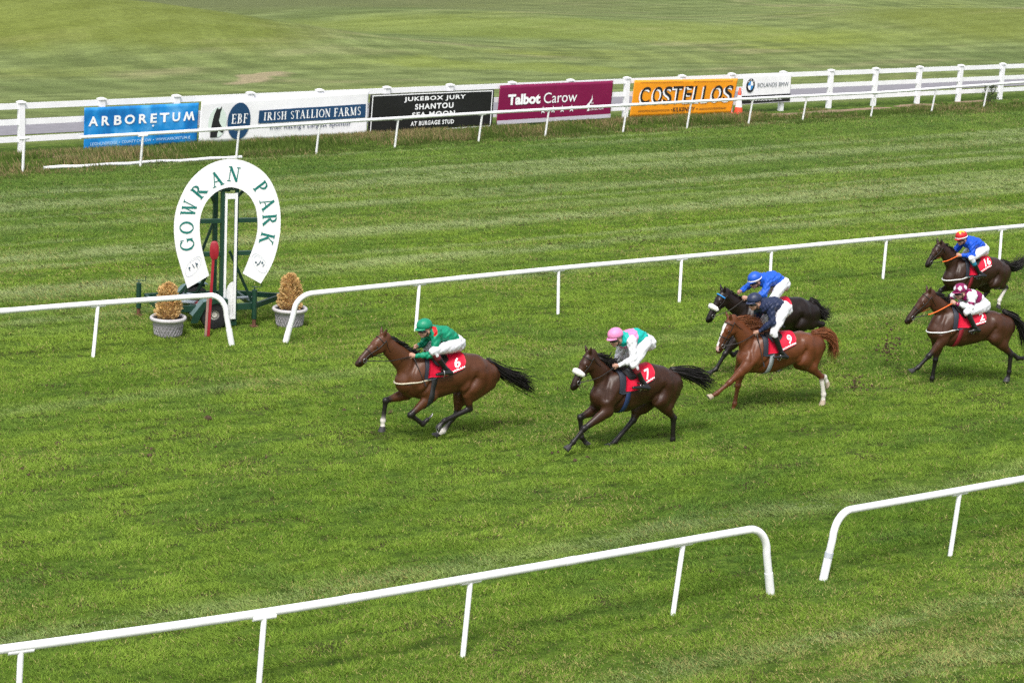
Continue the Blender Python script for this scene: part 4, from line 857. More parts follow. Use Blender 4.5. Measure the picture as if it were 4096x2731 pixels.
J['b'] = dict(hel=(0.149, 0.0, 1.915), face=(0.104, 0.0, 1.777), chestt=(-0.071, 0.0, 1.84), back=(-0.283, 0.0, 1.865), pel=(-0.475, 0.0, 1.764), nsh=(-0.05, 0.17, 1.85), nel=(0.08, 0.25, 1.63), nha=(0.377, 0.09, 1.544), fsh=(-0.079, -0.17, 1.841), fel=(0.109, -0.25, 1.679), fha=(0.391, -0.09, 1.625), nhip=(-0.397, 0.13, 1.759), nkn=(-0.052, 0.27, 1.446), nan=(-0.257, 0.27, 1.088), ntoe=(-0.138, 0.3, 0.993), nheel=(-0.388, 0.25, 0.984), fkn=(-0.143, -0.27, 1.415))
J['2'] = dict(hel=(-0.05, 0.0, 1.84), face=(-0.066, 0.0, 1.694), chestt=(-0.23, 0.0, 1.69), back=(-0.399, 0.0, 1.644), pel=(-0.542, 0.0, 1.516), nsh=(-0.217, 0.17, 1.707), nel=(-0.153, 0.25, 1.53), nha=(0.127, 0.09, 1.585), fsh=(-0.211, -0.17, 1.736), fel=(-0.072, -0.25, 1.639), fha=(0.088, -0.09, 1.585), nhip=(-0.454, 0.13, 1.485), nkn=(-0.07, 0.27, 1.444), nan=(-0.241, 0.27, 1.17), ntoe=(-0.14, 0.3, 1.077), nheel=(-0.344, 0.25, 1.09), fkn=(-0.273, -0.27, 1.525))
J['16'] = dict(hel=(0.194, 0.0, 1.835), face=(0.169, 0.0, 1.693), chestt=(-0.03, 0.0, 1.671), back=(-0.234, 0.0, 1.625), pel=(-0.417, 0.0, 1.509), nsh=(0.026, 0.17, 1.647), nel=(0.039, 0.25, 1.433), nha=(0.288, 0.09, 1.415), fsh=(-0.015, -0.17, 1.651), fel=(0.059, -0.25, 1.474), fha=(0.254, -0.09, 1.44), nhip=(-0.303, 0.13, 1.493), nkn=(0.095, 0.27, 1.377), nan=(-0.143, 0.27, 1.069), ntoe=(-0.023, 0.3, 0.969), nheel=(-0.31, 0.25, 0.973), fkn=(-0.229, -0.27, 1.384))
WH = {'6': (0.206, 0.3, 1.063), '9': (0.173, 0.32, 0.89)}
H['b'].update(ff=[(.40, -.15, .80), (.62, -.13, .60), (.40, -.12, .42), (.27, -.12, .50)], fh=[(-.62, -.2, .86), (-.95, -.14, .52), (-.75, -.13, .16), (-.66, -.13, .05)])
H['16'].update(nf=[(.15, .15, .68), (.45, .13, .55), (.25, .12, .35), (.12, .12, .42)], ff=[(.2, -.15, .68), (.5, -.13, .62), (.62, -.12, .33), (.60, -.12, .2)])
BLACKP = (.010, .008, .0075); WHITEP = (.62, .58, .54)
# trunk sections in metres behind the withers: (x, top, bottom, half width)
ST = [(.38, -.32, -.58, .12), (.29, -.24, -.665, .165), (.15, -.09, -.715, .195), (0, -.015, -.725, .21), (-.2, -.05, -.71, .235), (-.45, -.065, -.655, .26), (-.65, -.03, -.585, .262), (-.85, .03, -.515, .25), (-1.0, .035, -.47, .235), (-1.13, -.01, -.45, .20), (-1.23, -.09, -.41, .14), (-1.30, -.17, -.37, .06)]
HEADP = [(-.04, .09, .07, .0), (.13, .125, .092, .004), (.29, .132, .086, .012), (.44, .108, .069, .003), (.62, .080, .054, -.010), (.84, .070, .056, -.004), (.975, .054, .046, .006)]
def unit(v): v = np.array(v, float); return v/np.linalg.norm(v)
def tubes_obj(name, paths, radii, m, parent, n=5, smooth=True):
    mb = MB()
    for P, r in zip(paths, radii): mb.tube(P, r, n)
    return mb.build(name, m, parent, smooth)
HAIRM = {}
# grooves (-) and swells (+) of the muscles: polyline in trunk coordinates, width, depth
MUSC = [([(.27, -.10), (.33, -.28), (.34, -.46)], .035, -.022), ([(.02, -.10), (.14, -.28), (.25, -.46)], .05, .012), ([(-.06, -.22), (-.01, -.42), (.10, -.60)], .035, -.022), ([(.06, -.42), (.16, -.52)], .06, .014),
        ([(-.66, -.14), (-.70, -.34)], .07, -.014), ([(-.76, -.10), (-.77, -.13)], .05, .013), ([(-.80, -.26), (-.73, -.44), (-.66, -.56)], .035, -.024), ([(-.92, -.2), (-.84, -.48)], .08, .014),
        ([(-1.0, -.10), (-1.05, -.25), (-1.02, -.50), (-.92, -.66)], .05, -.009), ([(-1.1, -.15), (-1.13, -.45)], .05, .006), ([(-.2, -.5), (-.5, -.46), (-.66, -.42)], .05, -.007), ([(-.3, -.25), (-.35, -.5)], .03, -.003), ([(-.42, -.25), (-.47, -.5)], .03, -.003)]
def make_horse(key, label, coat, points, cfg):
    d = {k: (np.array(v) if not isinstance(v, list) else [np.array(q) for q in v]) for k, v in H[key].items() if k not in ('o', 'yaw')}
    root = empty('racehorse', (*H[key]['o'], 0), math.pi-R(H[key]['yaw']))
    tag(root, label, 'horse', 'racehorses galloping past the winning post')
    Wp, D = d['with_'], d['dock']; ax = unit(Wp-D); up = np.array((-ax[2], 0, ax[0])); sc = np.linalg.norm(Wp-D)/1.15; S = np.array((0, 1., 0))
    T = lambda x, z, s=0.: Wp+ax*x*(sc if x < 0 else 1)+up*z+S*s
    d['poll'] = d['poll'].astype(float); hd0 = d['muz']-d['poll']; a0 = unit(hd0); dn = np.array((a0[2], 0, -a0[0])); 
    if dn[0] > 0: dn = -dn
    Hp = d['poll']+dn*.055; Me = d['muz']+a0*.045; a = unit(Me-Hp); L = np.linalg.norm(Me-Hp); dn = np.array((a[2], 0, -a[0])); dn = -dn if dn[0] > 0 else dn
    allp = np.array([d['poll'], d['muz'], Wp, D, d['butt']]+d['nf']+d['ff']+d['nh']+d['fh'])
    f = Field((allp[:, 0].min()-.22, -.37, allp[:, 2].min()-.12), (allp[:, 0].max()+.2, .37, allp[:, 2].max()+.22), .0135)
    c = np.array(coat); belly = c*1.08; dark = c*.82
    fx = lambda p: (lambda q: ((q@ax)/(sc if q@ax < 0 else 1), q@up))(np.array(p, float)-Wp)
    (xl, zl), (xc, zc_) = fx(d['loin']), fx(d['croup'])
    topz = lambda x, t: np.interp(-x, [.2, -xl, -xc, 1.13], [-.05, max(-.09, zl-.01), min(zc_-.01, .14), -.01]) if -1.13 <= x <= -.2 else t
    ST2 = [(x, topz(x, t), b+.5*max(0, topz(x, t)-t), w) for x, t, b, w in ST]
    f.add([(T(x, (t+b)/2), (t-b)/2, w, c if b < -.5 else dark) for x, t, b, w in ST2], .02)
    # neck
    nb = T(.20, -.30); 
    f.add([(T(-.02, -.22), .17, .12, c), (nb, .25, .125, c), (d['nk2'], .185, .098, c), (d['nk1'], .145, .08, c), (Hp+a*.04+dn*.045, .115, .072, c)], .07)
    # head
    hc = np.array(cfg.get('head', c))
    f.add([(Hp+a*L*t+dn*sh, rv*.98, rs*.95, hc*(1 if t < .6 else .55)) for t, rv, rs, sh in HEADP], .03)
    f.add([(Hp+a*L*.27+dn*.075+S*q, .058, .03, hc) for q in (.045,)], .03).add([(Hp+a*L*.27+dn*.075-S*.045, .058, .03, hc)], .03)
    f.add([(Hp+a*L*.84+dn*.055, .03, .035, hc*.4), (Hp+a*L*.96+dn*.05, .026, .03, hc*.4)], .02)      # chin
    for sg in (-1, 1):
        f.add([(Hp+a*L*.30-dn*.06+S*sg*.058, .03, .022, hc), (Hp+a*L*.38-dn*.04+S*sg*.062, .022, .018, hc)], .03)      # brow
        f.add([(Hp+a*L*.93-dn*.012+S*sg*.032, .028, .02, hc*.3)], .02)      # nostril wing
        eb = Hp-dn*.075-a*.01+S*sg*.045; et = eb-a*.085-dn*(.075 if cfg.get('ears') != 'back' else .03)+S*sg*.035
        f.add([(eb, .026, .026, hc*.8), (eb*.55+et*.45, .03, .022, hc*.8), (et, .010, .010, hc*.5)], .02)
    # legs
    pts = points
    for key_, sg in (('nf', 1), ('ff', -1)):
        E_, K, Ft, Ho = d[key_]; sh = T(.27, -.42, sg*.125); elb = E_+np.array((0, 0, .02)); elb[1] = sg*.155
        f.add([(T(.06, -.18, sg*.10), .13, .09, c), (T(.20, -.36, sg*.125), .145, .095, c), (sh*.5+elb*.5+np.array((0, 0, .02)), .13, .092, c), (elb, .10, .075, c)], .05)
        fa = K-elb; kd = unit(fa); pc = pts[key_]
        cl = [c, c*.8 if pc[0] else c, np.array(BLACKP) if pc[0] else c*.9]
        f.add([(elb, .10, .075, c), (elb+fa*.32, .090, .068, c), (elb+fa*.68, .060, .050, cl[1]), (elb+fa*.9, .050, .045, cl[2]), (K, .053, .047, cl[2])], .04)
        lowc = np.array(BLACKP) if pc[0] else c*.85; endc = np.array(WHITEP) if pc[1] else lowc
        cn = Ft-K; ps = unit(Ho-Ft)
        f.add([(K, .053, .047, cl[2]), (K+cn*.16, .042, .037, lowc), (K+cn*.5, .037, .031, lowc), (K+cn*.86, .039, .032, lowc if not pc[2] else endc), (Ft, .047, .040, endc if pc[1] else lowc)], .02)
        f.add([(Ft, .042, .037, endc), (Ft+ps*.055, .034, .032, endc), (Ft+ps*.105, .040, .039, endc)], .02)
    for key_, sg in (('nh', 1), ('fh', -1)):
        St, Hk, Ft, Ho = d[key_]; pc = pts[key_]; St = St.copy(); St[1] = sg*.165
        f.add([(T(-.88, -.16, sg*.12), .17, .13, c), (T(-.98, -.30, sg*.13), .20, .125, c), (St*.55+T(-1.0, -.40, sg*.13)*.45, .165, .115, c), (St, .125, .09, c)], .05)
        f.add([(T(-1.13, -.17, sg*.095), .10, .09, c), (T(-1.17, -.36, sg*.10), .11, .085, c), (St*.35+Hk*.35+T(-1.12, -.5, sg*.12)*.3, .095, .075, c)], .06)
        g = Hk-St; lo_ = np.array(BLACKP) if pc[0] else c*.85
        f.add([(St, .125, .09, c), (St+g*.35, .104, .078, c), (St+g*.7, .068, .055, c*.8), (St+g*.92, .050, .042, lo_ if pc[0] else c*.8), (Hk, .050, .042, lo_)], .04)
        cn = Ft-Hk; ps = unit(Ho-Ft); od = -(unit(St-Hk)+unit(Ft-Hk)); od = unit(od) if np.linalg.norm(od) > .05 else np.array((-1., 0, 0))
        f.add([(Hk+od*.03-unit(g)*.0, .033, .030, lo_), (St+g*.72+od*.035, .026, .022, c*.7), (St+g*.45+od*.03, .04, .03, c)], .03)
        endc = np.array(WHITEP) if pc[1] else lo_; midc = np.array(WHITEP) if pc[2] else lo_
        f.add([(Hk, .055, .046, lo_), (Hk+cn*.17, .047, .039, midc), (Hk+cn*.5, .041, .034, midc), (Hk+cn*.86, .042, .035, midc), (Ft, .049, .041, endc)], .02)
        f.add([(Ft, .044, .039, endc), (Ft+ps*.055, .036, .034, endc), (Ft+ps*.105, .041, .040, endc)], .02)
    # muscle creases: shallow cuts along shoulder, stifle and flank
    V, F = f.mesh(); V = smooth_verts(V, F, 3); col = f.colour(V, .02)
    q0 = V-Wp; tx = q0@ax; tz = q0@up; tx = np.where(tx < 0, tx/sc, tx)
    nrm = np.stack([(f.sample(V+np.eye(3)[k]*.02)-f.sample(V-np.eye(3)[k]*.02)) for k in range(3)], 1); nrm /= np.linalg.norm(nrm, axis=1)[:, None]+1e-9
    sidew = np.clip(np.abs(nrm[:, 1])*1.6-.2, 0, 1)
    for line, w_, dep in MUSC:
        best = np.full(len(V), 9.); L_ = np.array(line)
        for p0, p1 in zip(L_[:-1], L_[1:]):
            e_ = p1-p0; t_ = np.clip(((tx-p0[0])*e_[0]+(tz-p0[1])*e_[1])/(e_@e_+1e-9), 0, 1); best = np.minimum(best, np.hypot(tx-p0[0]-t_*e_[0], tz-p0[1]-t_*e_[1]))
        V = V+nrm*(dep*np.exp(-(best/w_)**2)*sidew)[:, None]
    V = smooth_verts(V, F, 1)
    # dark nostrils, mouth and markings
    for sg in (-1, 1):
        q = np.linalg.norm(V-(Hp+a*L*.945-dn*.018+S*sg*.055), axis=1) < .024; col[q] = (.004, .003, .003)
    mz = ((V-Hp)@a > L*.80) & (np.linalg.norm(V-Me, axis=1) < .2); col[mz] *= np.clip(1.2-((V[mz]-Hp)@a/L-.8)*3.0, .35, 1)[:, None] if not cfg.get('blaze') else 1
    if cfg.get('blaze'):
        hx = (V-Hp)@a/L; hu = -(V-Hp)@dn; w_ = .026+.014*np.sin(hx*7)+.012*(hx > .75)
        q = (hx > .16) & (hx < 1.0) & (hu > .01) & (np.abs(V[:, 1]) < w_) & (np.linalg.norm(V-(Hp+a*L*.5), axis=1) < .45); col[q] = (.72, .68, .66)
        q2 = (hx > .86) & q; col[q2] = (.55, .36, .33)
    M = bpy.data.materials.get('horse_coat') or mat('horse_coat', attr='Col', rough=.40, spec=.32, noise=.16, nscale=9, bump=.002, bscale=60, nstretch=(.4, 1, 1))
    mesh_obj('body', V, F, M, root, True, col)
    HOOF = mat('dark_hoof', (.03, .027, .03), .5); PHOOF = mat('pale_hoof', (.36, .29, .22), .55); SHOE = mat('aluminium_shoe', (.6, .6, .6), .35, metal=.7)
    for key_ in ('nf', 'ff', 'nh', 'fh'):
        A_, Kn, Ft, Ho = d[key_]; ps = unit(Ho-Ft); cn = unit(Ft-Kn); fw = ps-cn*(ps@cn); 
        fw = unit(fw) if np.linalg.norm(fw) > .15 else unit(np.array((-ps[2], 0, ps[0]))); 
        if key_[1] == 'f' and False: fw = -fw
        sd_ = np.cross(ps, fw); c0 = Ft+ps*.095
        sole_n = unit(ps*.82-fw*.35*1); mb = MB(); V_ = []; n_ = 18
        for (q, r0) in ((0, .042), (.03, .049), (.082, .060), (.084, .052), (.078, .02)):
            for k in range(n_):
                an = 2*math.pi*k/n_; x_ = math.cos(an); y_ = math.sin(an)
                sl = q*(1-.22*x_*0) ; V_.append(c0+ps*sl+fw*(x_*r0*1.08+q*.18)+sd_*y_*r0)
        F_ = [(i*n_+k, i*n_+(k+1) % n_, (i+1)*n_+(k+1) % n_, (i+1)*n_+k) for i in range(4) for k in range(n_)]+[tuple(range(n_))[::-1], tuple(range(4*n_, 5*n_))]
        mb.add(V_, F_); ho = autosmooth(mb.build('hoof', PHOOF if key_ in cfg.get('pale', ()) else HOOF, root), 50)
        mb = MB(); mb.tube([c0+ps*.0805+fw*(math.cos(t_)*.049+.0145)+sd_*math.sin(t_)*.046 for t_ in np.linspace(-2.5, 2.5, 16)], .006, 5); mb.build('horseshoe', SHOE, ho, True)
    # eyes
    def ringpt(t, al, off):
        o = Hp+a*L*t+dn*np.interp(t, [h[0] for h in HEADP], [h[3] for h in HEADP]); dr = np.array([-dn*math.cos(q)+S*math.sin(q) for q in np.atleast_1d(al)])
        r = f.march(np.repeat(o[None], len(dr), 0), dr, 0, .3, 120); return o+dr*(r+off)[:, None]
    for sg in (-1, 1):
        p = ringpt(.335, sg*R(64), -.012)[0]; mb = MB(); mb.lathe([(.019*math.sin(q), -.019*math.cos(q)) for q in np.linspace(.01, math.pi-.01, 9)], c=p, n=12)
        mb.build('eye', mat('horse_eye', (.006, .004, .003), .08, .8), root, True)
    # mane
    hk = cfg.get('hair', BLACKP); hm = HAIRM.setdefault(key, mat('horse_hair_'+cfg['hairname'], hk, .5, .4, noise=.35, nscale=40))
    rg = np.random.default_rng(sum(map(ord, key))); nc = catmull([T(.02, -.22), nb, d['nk2'], d['nk1'], Hp+dn*.02-a*.03], 16)
    tg = np.gradient(nc, axis=0); tg /= np.linalg.norm(tg, axis=1)[:, None]; pn = np.stack([-tg[:, 2], 0*tg[:, 0], tg[:, 0]], 1)
    cr = nc+pn*(f.march(nc, pn, 0, .4, 120)-.012)[:, None]; paths = []; rad = []
    ml = cfg.get('mane', .15); fly = cfg.get('fly', .5)
    for k in range(int(1.9*cfg.get('nman', 190))):
        i = rg.integers(8, len(cr)) if k % 4 else rg.integers(len(cr)-13, len(cr)); p = cr[i]+S*rg.normal(0, .012); sg = rg.choice([-1, 1], p=[.55, .45])
        d0 = unit(pn[i]*(.6+fly*rg.random())-tg[i]*(.5+.5*rg.random())+S*sg*(.1+.35*rg.random())+np.array((-.45, 0, 0)))
        l_ = ml*(.5+.7*rg.random()); g_ = np.array((-.25, sg*.15, -.75+.5*fly)); P = [p, p+d0*l_*.33, p+d0*l_*.66+g_*l_*.12, p+d0*l_*.9+g_*l_*.38]
        paths.append(np.array(P)); rad.append([.0065, .006, .0045, .001])
    tubes_obj('mane', paths, rad, hm, root, 3)
    # tail
    tp = catmull([d['tail'][0]+(d['tail'][0]-d['tail'][1])*.35]+list(d['tail']), 6); paths = []; rad = []
    tl = np.concatenate([[0], np.cumsum(np.linalg.norm(np.diff(tp, axis=0), axis=1))]); tl /= tl[-1]; spr = cfg.get('spread', .085)
    for k in range(380):
        e = .55+.5*rg.random()**.8; o1 = rg.normal(0, 1, 3)*np.array((.3, 1, 1)); q = np.linspace(0, min(e, 1.0), 9); w_ = rg.normal(0, 1, 3)*.5
        P = np.stack([np.interp(q, tl, tp[:, i]) for i in range(3)], 1)
        P = P+(np.sin(q*9+rg.random()*6)*.018*q)[:, None]*rg.normal(0, 1, 3)[None]
        P = P+o1[None]*(.022+spr*np.minimum(q, .75)[:, None]*.85)*.75+w_[None]*(np.maximum(q-.55, 0)[:, None])*.28*np.array((.6, 1, 1))
        paths.append(P); rad.append(np.array([.007, .0085, .0085, .008, .0075, .006, .005, .0035, .001]))
    paths.append(tp[:int(len(tp)*.6)]); rad.append(np.linspace(.05, .02, int(len(tp)*.6)))
    tubes_obj('tail', paths, rad, hm, root, 3)
    # tack
    zx = np.array([s[0] for s in ST])[::-1]; zm = np.array([(s[1]+s[2])/2 for s in ST2])[::-1]
    def wrap(x, th, off):
        x = np.atleast_1d(np.asarray(x, float)); th = np.broadcast_to(np.asarray(th, float), x.shape); zc = np.interp(x, zx, zm)
        o = np.array([T(xx, zz) for xx, zz in zip(x, zc)]); dr = up[None]*np.cos(th)[:, None]+S[None]*np.sin(th)[:, None]
        return o+dr*(f.march(o, dr, 0, .6, 140)+off)[:, None]
    def patch(name, x0, x1, th1, off, m, shape=None, th0=None, n=(22, 40), th_=.006):
        U, Q = np.meshgrid(np.linspace(0, 1, n[0]+1), np.linspace(-1, 1, n[1]+1), indexing='ij'); U = U.ravel(); Q = Q.ravel()
        tm = np.array([shape(u) if shape else 1 for u in U])*R(th1); X = x0+(x1-x0)*U
        P = wrap(X, Q*tm, off); P2 = wrap(X, Q*tm, off-th_); i = np.arange(len(P)).reshape(n[0]+1, n[1]+1)
        F = np.stack([i[:-1, :-1], i[1:, :-1], i[1:, 1:], i[:-1, 1:]], -1).reshape(-1, 4); B = len(P)
        ed = list(i[:, 0])+list(i[-1, 1:])+list(i[-2::-1, -1])+list(i[0, -2:0:-1]); E_ = np.array([(ed[k], ed[(k+1) % len(ed)], ed[(k+1) % len(ed)]+B, ed[k]+B) for k in range(len(ed))])
        return mesh_obj(name, np.concatenate([P, P2]), np.concatenate([F, F[:, ::-1]+B, E_]), m, root, True)
    REDC = mat('red_number_cloth', (.56, .005, .032), .55, .3, noise=.05, nscale=12, bump=.008, bscale=14); WN = mat('white_cloth_print', (.84, .84, .84), .6)
    patch('saddle_pad', .13, -.10, 88, .018, mat('dark_navy_pad', (.018, .022, .035), .6, noise=.1), lambda u: .88+.12*math.sin(u*3.1))
    cl = patch('number_cloth', cfg.get('cx0', .03), -.575, 78, .030, REDC, lambda u: (1-.22*u)*(1 if u < .9 else 1-.30*((u-.9)/.1)**2))
    def on_cloth(uv, F, x0, x1, t0, t1, off=.036, name='lettering', D=0):
        x = x0+(x1-x0)*uv[:, 0]; th = (R(t0)+(R(t1)-R(t0))*uv[:, 1])*(1-.22*(x+.02)/-.555); mesh_obj(name, wrap(x, th, off+D), F, WN, cl)
    nm = cfg['num']
    if nm:
        uv, F_ = text_mesh(nm, bold=.022, sub=4); w_ = .10 if len(nm) == 1 else .165
        nx = cfg.get('nx', -.425 if len(nm) == 1 else -.455); on_cloth(uv, F_, nx+w_/2, nx-w_/2, 64, 29, name='number')
        uv, F_ = text_mesh('GOWRAN', bold=.045, sub=3); on_cloth(uv, F_, -.235, -.545, 75, 67.5)
    patch('saddle', .06, -.30, 40, .045, mat('brown_black_leather', (.014, .010, .009), .4), lambda u: .6+.4*math.sin(u*3.14))
    GM = mat('girth_'+cfg.get('girthname', 'black'), cfg.get('girth', (.012, .012, .014)), .6)
    ths = np.linspace(R(70), R(290), 60); V_ = np.concatenate([wrap(np.full(60, x), ths, o) for x, o in ((-.03, .006), (-.03, .012), (-.115, .012), (-.115, .006))])
    mesh_obj('girth', V_, np.array([(q*60+k, q*60+k+1, ((q+1) % 4)*60+k+1, ((q+1) % 4)*60+k) for q in range(4) for k in range(59)]), GM, root, True)
    if cfg.get('breast'):
        o = T(.02, -.36); P = []
        for ph in np.linspace(R(-8), R(188), 60): P.append((ax*math.sin(ph)+S*math.cos(ph)-up*(.30*max(0, math.sin(ph))**1.0)))
        P = np.array([unit(p) for p in P]); r = f.march(np.repeat(o[None], 60, 0), P, 0, .75, 160); Q_ = o+P*(r+.006)[:, None]
        mb = MB(); mb.tube(Q_, .013, 6); mb.build('breast_strap', mat('strap_'+cfg['breast'][0], cfg['breast'][1], .6), root, True)
    LE = mat('dark_leather', (.016, .012, .010), .45)
    al = np.linspace(-math.pi, math.pi, 41)
    if cfg.get('fleece'):
        P = ringpt(.575, np.linspace(-1.75, 1.75, 30), .016); e_ = np.sin(np.linspace(.25, math.pi-.25, 30))**.3
        mb = MB(); mb.tube(P, .052*e_, 12); V_ = np.array(mb.V); V_ += rg.normal(0, .0035, V_.shape); mb.V = [tuple(v) for v in V_]
        mb.build('fleece_noseband', mat('white_fleece', (.80, .78, .73), .9, .1, bump=.012, bscale=90), root, True)
    br = [ringpt(.56, al, .006), ringpt(.13, np.linspace(-1.5, 1.5, 20), .008)]; rr = [.0075, .007]
    for sg in (-1, 1):
        br.append(np.concatenate([ringpt(t_, sg*R(88), .006) for t_ in np.linspace(.02, .80, 12)])); rr.append(.0065)
        br.append(np.concatenate([ringpt(t_, sg*R(q), .006) for t_, q in zip(np.linspace(.03, .14, 6), np.linspace(85, 178, 6))])); rr.append(.0055)
    mb = MB()
    for P, r_ in zip(br, rr): mb.tube(P, r_, 6)
    bo = mb.build('bridle', mat('blue_webbing', (.02, .25, .62), .6) if cfg.get('bluebrow') and False else LE, root, True)
    if cfg.get('bluebrow'): mb = MB(); mb.tube(ringpt(.15, np.linspace(-1.4, 1.4, 20), .012), .013, 6); mb.build('browband', mat('blue_webbing', (.02, .25, .62), .6), root, True)
    bits = []
    for sg in (-1, 1):
        p = ringpt(.80, sg*R(108), .008)[0]; bits.append(p); mb = MB(); mb.tube([p+a*.034*math.cos(q)+dn*.034*math.sin(q) for q in np.linspace(0, 6.28, 19)], .0048, 6); mb.build('bit_ring', mat('steel_bit', (.35, .35, .35), .35, metal=.9), root, True)
    for sg, hnd in ((1, 'nha'), (-1, 'fha')):
        b_ = bits[0 if sg < 0 else 1]; h_ = np.array(J[key][hnd]); mid = (b_+h_)/2+np.array((0, sg*.05, -.03)); lim = f.sample(mid[None])[0]
        mid[1] = sg*max(abs(mid[1]), .13); P = catmull([b_, b_*.6+mid*.4+S*sg*.02, mid, h_], 6)
        for it in range(12):
            v = f.sample(P); P[:, 1] += sg*np.where(v < .012, .012, 0)
        q_ = len(P)//2 if cfg.get('rein') else len(P)
        mb = MB(); mb.tube(P[:q_+1], .0085, 5); rn = mb.build('rein', LE, root, True)
        if cfg.get('rein'): mb = MB(); mb.tube(P[q_:], .011, 5); mb.build('rein_grip', mat('rein_'+cfg.get('rein', ('dark', (.02, .015, .012)))[0], cfg.get('rein', ('dark', (.02, .015, .012)))[1], .6), rn, True)
    # stirrups
    for sg, tn in ((1, 1), (-1, -1)):
        an = np.array(J[key]['ntoe'])*.55+np.array(J[key]['nheel'])*.45; an[1] = sg*abs(an[1]); xt = ((an-Wp)@ax)+.03; top = wrap([xt/sc if xt < 0 else xt], sg*R(50), .052)[0]
        st = an+np.array((0, 0, .075)); mid = (top+st)/2+S*sg*.05
        for it in range(10): mid = mid+S*sg*(.015 if f.sample(mid[None])[0] < .03 else 0)
        mb = MB(); mb.tube(catmull([top, mid, st], 6), .012, 6); sl_ = mb.build('stirrup_leather', LE, root, True)
        mb = MB(); mb.tube([an+np.array((0, .055*math.sin(q), .012+.065*math.cos(q)-.01)) for q in np.linspace(0, 6.28, 19)], .008, 6); mb.build('stirrup_iron', MATS['steel_bit'], sl_, True)
    return root, f, dict(T=T, wrap=wrap)

